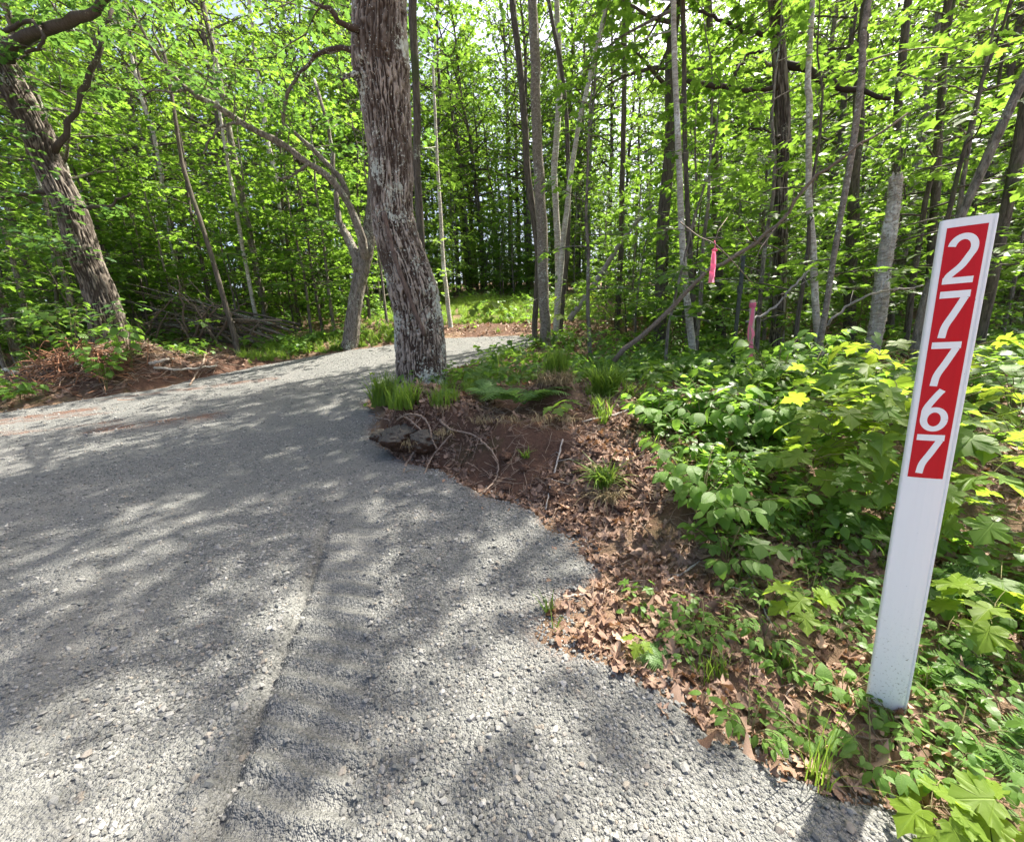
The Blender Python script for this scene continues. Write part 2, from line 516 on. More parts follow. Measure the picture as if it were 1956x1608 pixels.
def polar_grid():
    rr = [.25]
    while rr[-1] < 320: rr.append(rr[-1] + max(.014, rr[-1] * .0125))
    rr = np.array(rr)
    a1 = np.radians(np.arange(-64, 64.01, .34))
    a2 = np.radians(np.arange(70, 290, 6.0))
    aa = np.concatenate([a1, a2])
    return rr, aa
rr, aa = polar_grid()
GX = rr[:, None] * np.sin(aa)[None, :]
GY = rr[:, None] * np.cos(aa)[None, :]
GD = sdf(GX, GY).reshape(GX.shape)
GZ = gz(GX, GY, GD)
n_r, n_a = GX.shape
ii = np.arange(n_r - 1)[:, None] * n_a
jj = np.arange(n_a)[None, :]
kk = ((np.arange(n_a) + 1) % n_a)[None, :]
QUADS = np.stack([ii + jj, ii + n_a + jj, ii + n_a + kk, ii + kk], -1).reshape(-1, 4)

def ground_mat():
    t = NT('forest_floor_soil')
    p = t.pos()
    n1 = t.noise(2.2, p, 6, .6); n2 = t.noise(26, p, 5, .65); n3 = t.noise(130, p, 3, .6)
    soil = t.mix(n2, (.048, .027, .018), (.135, .078, .054))
    lit = t.mix(n3, (.085, .055, .034), (.24, .165, .11))
    col = t.mix(t.ramp(t.attr('tint'), (.25, .75)), soil, lit)
    col = t.mix(t.math('MULTIPLY', t.ramp(n1, (.55, .7)), .5), col, (.055, .06, .022))
    h = t.math('ADD', n2, t.math('MULTIPLY', n3, .4))
    return t.done(t.principled(col, .95, t.bump(h, .9, .025), .15))
M['ground'] = ground_mat()

def gravel_mat():
    t = NT('crushed_stone_gravel')
    p = t.pos()
    v = t.n('TexVoronoi', i_Scale=95.0, i_Randomness=1.0); t.set(v.inputs['Vector'], p)
    v2 = t.n('TexVoronoi', i_Scale=230.0); t.set(v2.inputs['Vector'], p)
    g = t.n('SeparateColor'); t.set(g.inputs[0], v.outputs['Color'])
    g2 = t.n('SeparateColor'); t.set(g2.inputs[0], v2.outputs['Color'])
    f = t.math('ADD', t.math('MULTIPLY', g.outputs[0], .6), t.math('MULTIPLY', g2.outputs[0], .4))
    col = t.mix(f, (.086, .090, .085), (.225, .228, .215))
    big = t.noise(1.3, p, 5, .6)
    col = t.mix(t.math('MULTIPLY', t.ramp(big, (.42, .7)), .55), col, (.20, .197, .182))
    dn = t.math('MULTIPLY', t.attr('tint'), t.ramp(t.noise(9, p, 5, .65), (.3, .6)))
    col = t.mix(dn, col, (.125, .062, .040))
    h = t.math('ADD', t.math('MULTIPLY', v.outputs['Distance'], -1.0), t.math('MULTIPLY', v2.outputs['Distance'], -.5))
    return t.done(t.principled(col, .9, t.bump(h, .9, .012), .25))
M['gravel'] = gravel_mat()

def seg_dist(x, y, x0, y0, x1, y1):
    ex, ey = x1 - x0, y1 - y0
    t = np.clip(((x - x0) * ex + (y - y0) * ey) / (ex * ex + ey * ey), 0, 1)
    return np.hypot(x - x0 - t * ex, y - y0 - t * ey)

# forest floor: one sheet out to the horizon, lowered a little under the gravel
g = Geo()
gzz = GZ - .05 * sstep(.0, .2, -GD)
bank = sstep(.0, .1, GD) * (1 - sstep(.9, 1.3, GD)) * sstep(1.4, 2.4, GY) * (1 - sstep(4.6, 5.6, GY)) * sstep(-1.6, -1.2, GX) * (1 - sstep(1.2, 1.8, GX))
red = np.clip(bank + np.exp(-((GX + 7.4) / 1.7) ** 2 - ((GY - 7.3) / 1.0) ** 2) * 1.2 + np.exp(-((GX + .4) / 2.0) ** 2 - ((GY - 11.4) / .9) ** 2) + np.exp(-((GX + 5.6) / 1.0) ** 2 - ((GY - 8.3) / .7) ** 2), 0, 1)
floor_tint = np.clip(.9 - red + .35 * fbm(GX * 3, GY * 3, o=3, s=31), 0, 1)
V = np.stack([GX, GY, gzz], -1).reshape(-1, 3)
V = np.vstack([V, [0, 0, gzz[0].mean()]])
fan = [(len(V) - 1, (j + 1) % n_a, j) for j in range(n_a)]
g.add(V, fan, QUADS[:, ::-1], np.append(floor_tint.ravel(), .5))
ground = obj('ground', g.mesh('ground', M['ground']))
tag(ground, 'forest floor of brown soil and leaf litter', 'ground', kind='structure')

# gravel drive: a sheet that lies on the ground and feathers out at its ragged edge
edge_n = .05 * fbm(GX * 5, GY * 5, o=3, s=41)
rz = zb(GY) + relief(GX, GY) + .012
eh = GD + edge_n
sheet = rz - .075 * sstep(-.06, .10, eh)
# a sloping shoulder of gravel pushed up against the bank
dirt = np.zeros_like(GX)
for (x0, y0, x1, y1, w) in [(-7.6, 5.0, -6.1, 5.55, .16), (-4.9, 4.55, -3.9, 5.0, .15), (-7.5, 4.2, -5.0, 4.9, .07), (-6.4, 6.2, -4.3, 7.2, .06), (-8, 4.6, -5.6, 5.4, .05)]:
    dirt = np.maximum(dirt, np.exp(-(seg_dist(GX, GY, x0, y0, x1, y1) / w) ** 2))
dirt = np.maximum(dirt, .8 * sstep(-.12, .03, eh) * (GY > 1.1))
keep = (eh < .12).ravel()
kq = keep[QUADS].all(1)
used = np.unique(QUADS[kq])
remap = np.full(n_r * n_a, -1); remap[used] = np.arange(len(used))
V = np.stack([GX, GY, sheet], -1).reshape(-1, 3)[used]
g = Geo().add(V, None, remap[QUADS[kq]][:, ::-1], dirt.ravel()[used])
road = obj('driveway', g.mesh('driveway', M['gravel']))
tag(road, 'grey crushed stone driveway curving up into the woods', 'driveway', kind='structure')

def road_z(x, y, d=None):
    if d is None: d = sdf(x, y)
    return zb(y) + relief(x, y) + .012 - .075 * sstep(-.06, .10, d + .05 * fbm(x * 5, y * 5, o=3, s=41))

# ------------------------------------------------------------------ scattering of stuff that nobody could count
def scatter(name, pts, rot, scl, protos, label, cat, pick=None):
    """pts (N,3), rot (N,3) euler, scl (N,) or (N,3); protos = list of meshes"""
    c = bpy.data.collections.new(name + '_source')
    for i, me in enumerate(protos):
        c.objects.link(bpy.data.objects.new('%s_piece_%02d' % (name, i), me))
    me = bpy.data.meshes.new(name)
    N = len(pts)
    me.vertices.add(N)
    me.vertices.foreach_set('co', np.asarray(pts, np.float32).ravel())
    a = me.attributes.new('rot', 'FLOAT_VECTOR', 'POINT'); a.data.foreach_set('vector', np.asarray(rot, np.float32).ravel())
    scl = np.asarray(scl, float)
    if scl.ndim == 1: scl = np.repeat(scl[:, None], 3, 1)
    a = me.attributes.new('scl', 'FLOAT_VECTOR', 'POINT'); a.data.foreach_set('vector', scl.astype(np.float32).ravel())
    a = me.attributes.new('idx', 'INT', 'POINT')
    if pick is None: pick = RNG.integers(0, len(protos), N)
    a.data.foreach_set('value', np.asarray(pick, np.int32))
    o = obj(name, me)
    ng = bpy.data.node_groups.new(name + '_nodes', 'GeometryNodeTree')
    ng.interface.new_socket('Geometry', in_out='INPUT', socket_type='NodeSocketGeometry')
    ng.interface.new_socket('Geometry', in_out='OUTPUT', socket_type='NodeSocketGeometry')
    gi, go = ng.nodes.new('NodeGroupInput'), ng.nodes.new('NodeGroupOutput')
    ip = ng.nodes.new('GeometryNodeInstanceOnPoints')
    ci = ng.nodes.new('GeometryNodeCollectionInfo')
    ci.inputs['Collection'].default_value = c
    ci.inputs['Separate Children'].default_value = True
    ci.inputs['Reset Children'].default_value = True
    def na(nm, ty):
        q = ng.nodes.new('GeometryNodeInputNamedAttribute'); q.data_type = ty
        q.inputs['Name'].default_value = nm
        return q.outputs['Attribute']
    L = ng.links.new
    L(gi.outputs[0], ip.inputs['Points']); L(ci.outputs[0], ip.inputs['Instance'])
    ip.inputs['Pick Instance'].default_value = True
    L(na('idx', 'INT'), ip.inputs['Instance Index'])
    e2r = ng.nodes.new('FunctionNodeEulerToRotation')
    L(na('rot', 'FLOAT_VECTOR'), e2r.inputs[0]); L(e2r.outputs[0], ip.inputs['Rotation'])
    L(na('scl', 'FLOAT_VECTOR'), ip.inputs['Scale'])
    L(ip.outputs[0], go.inputs[0])
    md = o.modifiers.new('scatter', 'NODES'); md.node_group = ng
    return tag(o, label, cat, kind='stuff')

# ------------------------------------------------------------------ gravel stones
def stone_mesh(seed, mat):
    r = np.random.default_rng(seed)
    # a chipped, angular stone: the corners of a squashed box pushed about, with a belt of mid points
    k = 12
    ph = np.arccos(1 - 2 * (np.arange(k) + .5) / k); th = np.pi * (1 + 5 ** .5) * np.arange(k)
    V = np.stack([np.cos(th) * np.sin(ph), np.sin(th) * np.sin(ph), np.cos(ph)], 1)
    V *= r.uniform(.72, 1.12, (k, 1))
    V *= np.array([1.0, r.uniform(.6, .9), r.uniform(.42, .7)]) * .5
    import bmesh
    bm = bmesh.new()
    for v in V: bm.verts.new(v)
    bmesh.ops.convex_hull(bm, input=bm.verts)
    me = bpy.data.meshes.new('stone'); bm.to_mesh(me); bm.free()
    me.materials.append(mat)
    return me

def stone_mat():
    t = NT('crushed_stone_chip')
    rnd = t.n('ObjectInfo').outputs['Random']
    col = t.mix(t.ramp(rnd, (0, 1)), (.078, .083, .079), (.285, .285, .268))
    col = t.mix(t.math('MULTIPLY', t.ramp(t.math('FRACT', t.math('MULTIPLY', rnd, 7.3)), (.78, .95)), .7), col, (.070, .085, .080))
    col = t.mix(t.math('MULTIPLY', t.ramp(t.math('FRACT', t.math('MULTIPLY', rnd, 13.7)), (.86, .97)), .7), col, (.30, .25, .19))
    col = t.mix(t.math('MULTIPLY', t.ramp(t.math('FRACT', t.math('MULTIPLY', rnd, 29.1)), (.93, .98)), .8), col, (.46, .45, .42))
    n = t.noise(60, t.pos(), 4)
    col = t.mix(t.math('MULTIPLY', n, .6), col, (.20, .196, .186))
    return t.done(t.principled(col, .85, t.bump(n, .5, .004), .25))
M['stone'] = stone_mat()
STONES = [stone_mesh(100 + i, M['stone']) for i in range(8)]

def gravel_points():
    out = []
    # near the camera dense, thinning with distance
    for (r0, r1, dens, s0, s1) in [(.5, 1.6, 7500, .005, .021), (.5, 1.6, 420, .020, .036), (1.6, 3.0, 4200, .007, .022), (1.6, 3.0, 260, .020, .038), (3.0, 5.0, 1300, .010, .028), (5.0, 8.0, 300, .016, .036), (8, 11.5, 90, .02, .04)]:
        A = math.radians(116) / 2 * (r1 ** 2 - r0 ** 2)
        n = int(A * dens)
        a = RNG.uniform(-math.radians(58), math.radians(58), n)
        r = np.sqrt(RNG.uniform(r0 ** 2, r1 ** 2, n))
        x, y = r * np.sin(a), r * np.cos(a)
        d = sdf(x, y)
        k = (d + .06 * fbm(x * 6, y * 6, o=2, s=41) - RNG.exponential(.035, n) * (RNG.uniform(size=n) < .35) < .03)
        # fewer loose stones in the packed tyre track and in patches of fines
        ax = -.57 - .235 * (y - .66) - .036 * np.clip(y - 1.2, 0, 3) ** 2
        pack = (1 - sstep(.10, .2, np.abs(x - ax))) * (1 - sstep(2.0, 3.0, y))
        fines = sstep(-.1, .6, fbm(x * .9, y * .9, o=3, s=77))
        k &= RNG.uniform(size=n) > np.maximum(np.where(s0 > .015, 1.0, .93) * pack, .6 * fines)
        x, y, d = x[k], y[k], d[k]
        s = s0 + (s1 - s0) * RNG.beta(1.3, 2.6, len(x))
        z = np.where(d < .05, road_z(x, y, d), 0)
        z = np.maximum(z, gz(x, y) - .05 * sstep(0, .2, -d)) + s * .12
        out.append(np.stack([x, y, z, s], 1))
    return np.vstack(out)
gp = gravel_points()
rot = np.stack([RNG.normal(0, .35, len(gp)), RNG.normal(0, .35, len(gp)), RNG.uniform(0, 6.28, len(gp))], 1)
scatter('gravel', gp[:, :3], rot, gp[:, 3], STONES, 'loose angular grey gravel stones covering the driveway', 'gravel')

# ------------------------------------------------------------------ leaf shapes
def fan_leaf(half, cy, fold=.18, curl=.25, wav=0.0, seed=0):
    r = np.random.default_rng(seed)
    R = np.array(half, float)
    Lf = R[1:-1][::-1] * np.array([-1, 1])
    O = np.vstack([R, Lf])
    xy = np.vstack([[(0, cy)], O])
    z = fold * np.abs(xy[:, 0]) - curl * np.clip(xy[:, 1] - .25, 0, 2) ** 2 - .25 * np.clip(np.abs(xy[:, 0]) - .2, 0, 1) ** 2 * 2
    if wav: z = z + wav * r.normal(size=len(z)) * np.hypot(xy[:, 0], xy[:, 1] - cy)
    n = len(O)
    T = np.array([(0, 1 + i, 1 + (i + 1) % n) for i in range(n)])
    return np.column_stack([xy, z]), T

MAPLE_HI = [(0, .07), (.10, -.03), (.22, -.02), (.36, .01), (.31, .09), (.35, .16), (.31, .23), (.40, .25), (.46, .24), (.50, .33), (.63, .43), (.49, .45), (.46, .52), (.36, .52), (.25, .53),
            (.22, .62), (.31, .70), (.22, .74), (.15, .82), (.06, .90), (0, 1.02)]
MAPLE_LO = [(0, .06), (.34, .01), (.26, .22), (.61, .42), (.21, .49), (.28, .72), (0, 1.0)]
OAK_HI = [(0, 0), (.05, .12), (.20, .17), (.10, .28), (.30, .38), (.37, .45), (.13, .50), (.32, .66), (.34, .74), (.13, .72), (.18, .88), (0, 1)]
ASPEN_LO = [(0, 0), (.30, .22), (.28, .58), (0, 1)]
OAK_LO = [(0, 0), (.12, .25), (.32, .42), (.15, .55), (.28, .76), (0, 1)]

def ovate_leaf(w=.34, rows=7, fold=.22, curl=.35, tooth=.0, tip=1.0):
    V, T = [], []
    ys = np.linspace(0, 1, rows)
    for i, y in enumerate(ys):
        ww = w * math.sin(math.pi * y ** .82) ** .75 if 0 < y < 1 else 0
        zz = -curl * max(0, y - .2) ** 2
        V.append((0, y, zz))
        if 0 < i < rows - 1:
            V.append((ww + (tooth if i % 2 else -tooth), y - .03, zz + fold * ww - ww * ww * .5)); V.append((-ww - (tooth if i % 2 else -tooth), y - .03, zz + fold * ww - ww * ww * .5))
    V = np.array(V)
    def idx(i): return 0 if i == 0 else 1 + (i - 1) * 3
    for i in range(rows - 1):
        a, b = idx(i), idx(i + 1)
        if i == 0: T += [(a, b + 1, b), (a, b, b + 2)]
        elif i == rows - 2: T += [(a, a + 1, b), (a, b, a + 2)]
        else: T += [(a, a + 1, b + 1), (a, b + 1, b), (a, b, b + 2), (a, b + 2, a + 2)]
    return V, np.array(T)

TM = {'maple': fan_leaf(MAPLE_LO, .30, .10, .30), 'oak': fan_leaf(OAK_LO, .42, .14, .3), 'aspen': fan_leaf(ASPEN_LO, .42, .10, .25), 'ovate': ovate_leaf(.32, 5)}
MAPLE_ME = []
for i in range(5):
    v, t_ = fan_leaf(MAPLE_HI, .28, .05 + .04 * i, .15 + .10 * i, .035, 50 + i)
    for key, mm in (('maple_near', M['maple_near']), ('maple_young', M['maple_young'])):
        gg = Geo().add(v, t_, None, .5, v); MAPLE_ME.append((key, gg.mesh('maple_leaf', mm, luv=True)))
OVATE_ME = []
for i in range(4):
    v, t_ = ovate_leaf(.30 + .03 * i, 9, .12 + .05 * i, .25 + .12 * i, .012)
    OVATE_ME.append(Geo().add(v, t_, None, .5, v).mesh('ovate_leaf', M['ovate'], luv=True))
NARROW_ME = []
for i in range(3):
    v, t_ = ovate_leaf(.20 + .03 * i, 7, .15, .2 + .1 * i, .0)
    NARROW_ME.append(Geo().add(v, t_, None, .5, v).mesh('narrow_leaf', M['ovate'], luv=True))
DEAD_ME = []
for i in range(8):
    r_ = np.random.default_rng(900 + i)
    v, t_ = fan_leaf(OAK_HI if i % 4 else ASPEN_LO, .4, r_.uniform(-.9, .9), r_.uniform(-.9, 1.1), .22, 70 + i)
    v = v.copy(); v[:, 1] -= .45
    DEAD_ME.append(Geo().add(v, t_, None, r_.uniform()).mesh('dead_leaf', M['dead']))

# ------------------------------------------------------------------ growing crowns
def rotz(v, a):
    c, s = math.cos(a), math.sin(a)
    return np.array([v[0] * c - v[1] * s, v[0] * s + v[1] * c, v[2]])

def leaf_row(rng, pts, spacing, size, acc, pitch=-.15, start=.0):
    """leaves on both sides of a twig"""
    seg = np.linalg.norm(np.diff(pts, axis=0), axis=1)
    L = seg.sum()
    n = max(2, int(L * (1 - start) / spacing))
    s = np.linspace(start * L, L, n) + rng.normal(0, spacing * .15, n)
    cum = np.concatenate([[0], np.cumsum(seg)])
    p = np.stack([np.interp(s, cum, pts[:, k]) for k in range(3)], 1)
    d = nrm(pts[-1] - pts[0])
    az0 = math.atan2(d[1], d[0])
    for side in (-1, 1):
        az = az0 + side * rng.uniform(.5, 1.25, n)
        az[-1] = az0 + side * .25
        pt = pitch + rng.normal(0, .28, n)
        yd = np.stack([np.cos(az) * np.cos(pt), np.sin(az) * np.cos(pt), np.sin(pt)], 1)
        up = np.stack([rng.normal(0, .35, n), rng.normal(0, .35, n), np.ones(n)], 1)
        acc['pos'].append(p + yd * size * .35 + rng.normal(0, size * .12, (n, 3)))
        acc['y'].append(yd); acc['up'].append(up)
        acc['s'].append(size * rng.uniform(.65, 1.2, n))

def grow_branch(rng, wood, acc, p0, d, L, r0, size, spacing, twig_every, up_curve=.0, sides=4, start=.25, tw_len=.42, droop=.12):
    k = 6
    pts = [np.asarray(p0, float)]
    d = nrm(d)
    for i in range(k):
        d = nrm(d + np.array([rng.normal(0, .10), rng.normal(0, .10), rng.normal(0, .05) + up_curve - droop * (i / k)]))
        pts.append(pts[-1] + d * L / k)
    pts = np.array(pts)
    wood.tube(pts, np.linspace(r0, r0 * .22, k + 1), sides, cap=False)
    nt = max(2, int(L / twig_every))
    for q in range(nt):
        t = start + (1 - start) * (q + rng.uniform(.1, .9)) / nt
        i = min(int(t * k), k - 1)
        b = pts[i] + (pts[i + 1] - pts[i]) * (t * k - i)
        dd = rotz(nrm(pts[i + 1] - pts[i]), (1 if q % 2 else -1) * rng.uniform(.6, 1.15))
        dd[2] = dd[2] * .5 + rng.normal(0.02, .16)
        l2 = L * tw_len * (1.15 - .6 * t) * rng.uniform(.6, 1.2)
        tp = np.array([b, b + dd * l2 * .5, b + dd * l2 + np.array([0, 0, -.08 * l2])])
        wood.tube(tp, [r0 * .35, r0 * .22, r0 * .1], 3, cap=False)
        leaf_row(rng, tp, spacing, size, acc)
    leaf_row(rng, pts[k // 2:], spacing, size, acc, start=.1)

def acc_new(): return {'pos': [], 'y': [], 'up': [], 's': []}

def leaf_mesh(rng, acc, tm, mat, name='crown', origin=None):
    pos = np.vstack(acc['pos'])
    if origin is not None: pos = pos - origin
    gg = Geo()
    gg.leaves(TM[tm], pos, np.vstack(acc['y']), np.vstack(acc['up']), np.concatenate(acc['s']), rng.uniform(0, 1, len(pos)))
    return gg.mesh(name, mat, smooth=False)

def grow_tree(seed, H, z0, nbr, reach, tm, mat, bark, size, spacing, r0, elev=(.15, .5), twig_every=.22, lean=.06, shape='layer', trunk=True, tw_len=.42):
    """returns (trunk mesh, crown mesh); the foot of the tree is at the origin"""
    rng = np.random.default_rng(seed)
    wood, acc = Geo(), acc_new()
    n = 12
    hs = np.linspace(0, H, n)
    off = np.cumsum(rng.normal(0, lean, (n, 2)), 0) * np.linspace(0, 1, n)[:, None]
    path = np.column_stack([off[:, 0], off[:, 1], hs])
    if trunk: wood.tube(path, r0 * (1 - .88 * (hs / H) ** 1.1), 9, cap=False)
    az = rng.uniform(0, 6.28)
    for i in range(nbr):
        u = (i + rng.uniform(0, .8)) / nbr
        h = z0 + (H - z0) * u
        az += 2.4 + rng.normal(0, .3)
        if shape == 'layer': L = reach * (1.0 - .72 * u) * rng.uniform(.6, 1.15)
        else: L = reach * (math.sin(math.pi * (.18 + .8 * u)) ** .7) * rng.uniform(.6, 1.1)
        el = elev[0] + (elev[1] - elev[0]) * u + rng.normal(0, .12)
        b = np.array([np.interp(h, hs, path[:, 0]), np.interp(h, hs, path[:, 1]), h])
        grow_branch(rng, wood, acc, b, (math.cos(az) * math.cos(el), math.sin(az) * math.cos(el), math.sin(el)), max(.25, L), max(.006, r0 * .38 * (1 - .6 * u)), size, spacing, twig_every, tw_len=tw_len)
    leaf_row(rng, path[-3:], spacing, size, acc)
    return wood.mesh('trunk', bark, True), leaf_mesh(rng, acc, tm, mat)

SAPLING = [grow_tree(200 + i, [3.2, 4.2, 5.2, 6.2, 4.6, 3.6][i], [.5, .7, .9, 1.3, .5, .4][i], [20, 24, 28, 30, 26, 22][i], [1.0, 1.2, 1.35, 1.5, 1.3, 1.2][i], 'maple', M['maple'], M[['bark_grey', 'bark_dark'][i % 2]],
                     .125, .105, [.022, .03, .038, .045, .032, .025][i]) for i in range(6)]
SHRUB = [grow_tree(230 + i, [1.3, 1.8, 1.0][i], .08, [16, 18, 14][i], [.7, .8, .6][i], ['ovate', 'maple', 'ovate'][i], M[['ovate_plain', 'maple', 'ovate_plain'][i]], M['stem'], .095, .08, .010, (.3, .8), .16) for i in range(3)]
TALL = [grow_tree(260 + i, [12, 14, 13, 15][i], [3.6, 4.5, 3.2, 5.5][i], [44, 46, 46, 48][i], [2.2, 2.4, 2.3, 2.2][i], ['maple', 'aspen', 'maple', 'aspen'][i], M[['maple', 'aspen', 'maple', 'aspen'][i]],
                  M[['bark_grey', 'bark_dark', 'bark_dark', 'bark_grey'][i]], [.16, .13, .16, .12][i], [.17, .13, .17, .13][i], [.12, .13, .10, .11][i], (.2, .9), .34, .12, 'oval', tw_len=.36) for i in range(4)]
# crowns that are put on trunks modelled one by one: foot of the crown at the origin
TOPS = [grow_tree(300 + i, [7, 8, 8][i], .2, [36, 38, 40][i], [2.3, 2.2, 2.9][i], ['maple', 'aspen', 'oak'][i], M[['maple', 'aspen', 'oak'][i]], M[['bark_grey', 'bark_grey', 'bark_dark'][i]],
                  [.16, .13, .17][i], [.17, .14, .16][i], .07, (.1, .9), .32, .08, 'oval', False, tw_len=.38) for i in range(3)]

def plant_tree(proto, x, y, name, label, cat, group, rz=None, sc=1.0, tilt=None):
    t = thing(name, label, cat, on_ground(x, y, -.04), group, RNG.uniform(0, 6.28) if rz is None else rz, sc)
    if tilt: t.rotation_euler = (tilt[0], tilt[1], t.rotation_euler[2])
    obj('trunk', proto[0], t); obj('crown', proto[1], t)
    return t

# ------------------------------------------------------------------ trunks modelled one by one
def px_path(pts, Y):
    """pts: (px, py, width px); Y one depth or one per point -> world path and radii"""
    Ys = np.broadcast_to(np.asarray(Y, float), (len(pts),))
    w = np.array([P(a, b, yy) for (a, b, _), yy in zip(pts, Ys)])
    r = np.array([W(c, p) * .5 for (_, _, c), p in zip(pts, w)])
    return w, r

def rough_trunk(path, rad, sides, step, ridges, depth, seed, lumps=.06, flare=0.0, bury=.3):
    """a trunk with real bark ridges; tint holds how proud the bark is"""
    k = len(path)
    L = np.linalg.norm(np.diff(path, axis=0), axis=1).sum()
    n = max(8, int(L / step))
    pr = smooth_path(np.column_stack([path, rad]), n)
    P_, R_ = pr[:, :3], pr[:, 3]
    t, N, B = frames(P_)
    s = np.linspace(0, L, n)
    a = np.linspace(0, 2 * math.pi, sides, endpoint=False)
    S, A = np.meshgrid(s, a, indexing='ij')
    ca, sa = np.cos(A), np.sin(A)
    rr_ = R_[:, None]
    warp = .9 * vn(ca * 2.2, sa * 2.2, S * 1.1, seed) + .7 * vn(ca * 9, sa * 9, S * 4.0, seed + 1) + .35 * vn(ca * 22, sa * 22, S * 11, seed + 2)
    ph = (A / (2 * math.pi) * ridges + warp)
    rid = np.abs(((ph) % 1.0) - .5) * 2            # 1 at the crevice
    rid = (1 - sstep(.42, 1.0, rid)) * (.75 + .35 * vn(ca * 6, sa * 6, S * 5, seed + 12))                 # plates with narrow crevices
    brk = sstep(.25, .6, vn(ca * ridges * .35, sa * ridges * .35, S * 9 + 3, seed + 4))
    fine = fbm(ca * rr_ * 70, sa * rr_ * 70, S * 30, 3, seed + 6)
    prm = np.clip(rid * (1 - .55 * brk) + .22 * fine, 0, 1.2)
    lump = fbm(ca * 1.3, sa * 1.3, S * 1.1, 3, seed + 9)
    fl = flare * np.exp(-S / .22) * (1 + .45 * np.cos(A * 5 + seed) * np.exp(-S / .3))
    R = rr_ * (1 + lumps * lump) * (1 + fl) + depth * (prm - .6)
    V = P_[:, None, :] + R[..., None] * (ca[..., None] * N[:, None, :] + sa[..., None] * B[:, None, :])
    i = np.arange(n - 1)[:, None] * sides; j = np.arange(sides)[None]; q = ((np.arange(sides) + 1) % sides)[None]
    Q = np.stack([i + j, i + q, i + sides + q, i + sides + j], -1).reshape(-1, 4)
    return V.reshape(-1, 3), Q, prm.ravel(), P_, R_

def add_limb(geo, pts, Y, sides=10, n=18, wob=.012, tint=.5, seed=0):
    w, r = px_path(pts, Y)
    pr = smooth_path(np.column_stack([w, r]), n)
    rng = np.random.default_rng(seed)
    pr[:, :3] += rng.normal(0, 1, (n, 3)) * wob * (pr[:, 3:4] > 0)
    pr[:, 3] = np.maximum(pr[:, 3] * (1 + rng.normal(0, .06, n)), .003)
    geo.tube(pr[:, :3], pr[:, 3], sides, tint=tint)
    return pr[:, :3], pr[:, 3]

def leafy(rng, wood, acc, path, n, L, size, spacing, start=.2, r0=.012, elev=.25):
    """side branches with leaves along a limb"""
    m_ = len(path)
    for i in range(n):
        u = start + (1 - start) * (i + rng.uniform(0, .9)) / n
        k = min(int(u * (m_ - 1)), m_ - 2)
        az = rng.uniform(0, 6.28); el = rng.normal(elev, .3)
        grow_branch(rng, wood, acc, path[k], (math.cos(az) * math.cos(el), math.sin(az) * math.cos(el), math.sin(el)), L * rng.uniform(.5, 1.2), r0, size, spacing, .22)

def to_local(me_geo, base):
    me_geo.V = [v - base for v in me_geo.V]

def tree_from(name, label, base, trunk_geo, bark, leaf=None, extra=()):
    """thing at base with parts trunk, crown and extra (name, mesh)"""
    t = thing(name, label, 'tree', base)
    to_local(trunk_geo, base)
    obj('trunk', trunk_geo.mesh('trunk', bark), t)
    if leaf is not None: obj('crown', leaf, t)
    return t

# --- the big leaning oak beside the drive
rng = np.random.default_rng(11)
Yo = 4.95
pts = [(816, 800, 118), (812, 750, 104), (806, 700, 99), (803, 650, 97), (798, 600, 94), (788, 550, 97), (773, 500, 89), (758, 450, 85), (750, 400, 81), (748, 322, 84), (741, 250, 89), (735, 180, 99), (728, 125, 112), (727, 50, 108), (726, 0, 105), (720, -120, 100)]
w, r = px_path(pts, [Yo] * 10 + [Yo + .01, Yo + .02, Yo + .04, Yo + .06, Yo + .1, Yo + .2])
up = np.array([[w[-1][0] - .2, w[-1][1] + .2, w[-1][2] + 1.6], [w[-1][0] - .5, w[-1][1] + .4, w[-1][2] + 3.2]])
w = np.vstack([w, up]); r = np.append(r, [.28, .18])
V, Q, prm, cp, cr = rough_trunk(w, r * .97, 280, .015, 34, .034, 3, .05, .42)
gg = Geo().add(V, None, Q, prm)
for k, (pp_, yy) in enumerate([([(690, 60, 16), (655, 45, 11), (632, 20, 9), (600, 6, 7), (560, -30, 4)], [4.8, 4.6, 4.5, 4.45, 4.4]),
                               ([(688, 100, 13), (640, 92, 9), (600, 112, 7), (566, 150, 5)], [4.9, 4.9, 5.0, 5.1]),
                               ([(690, 135, 14), (668, 146, 8), (650, 152, 5)], [4.8, 4.7, 4.6])]):
    add_limb(gg, pp_, yy, 8, 14, .008, .3, k)
base = on_ground(w[1][0], w[1][1])
acc = acc_new(); wood = Geo()
for k in range(9):
    az, hh = rng.uniform(0, 6.28), rng.uniform(5.2, 8.4)
    grow_branch(rng, wood, acc, (w[-2][0], w[-2][1], hh), (math.cos(az), math.sin(az), .35), rng.uniform(1.6, 3.0), .04, .16, .15, .3)
oak = thing('oak_tree', 'thick furrowed oak trunk with lichen patches at the tip of the grassy bank', 'tree', base)
gg.merge(wood); to_local(gg, base); obj('trunk', gg.mesh('trunk', M['bark_oak']), oak)
obj('crown', leaf_mesh(rng, acc, 'oak', M['oak'], origin=base), oak)
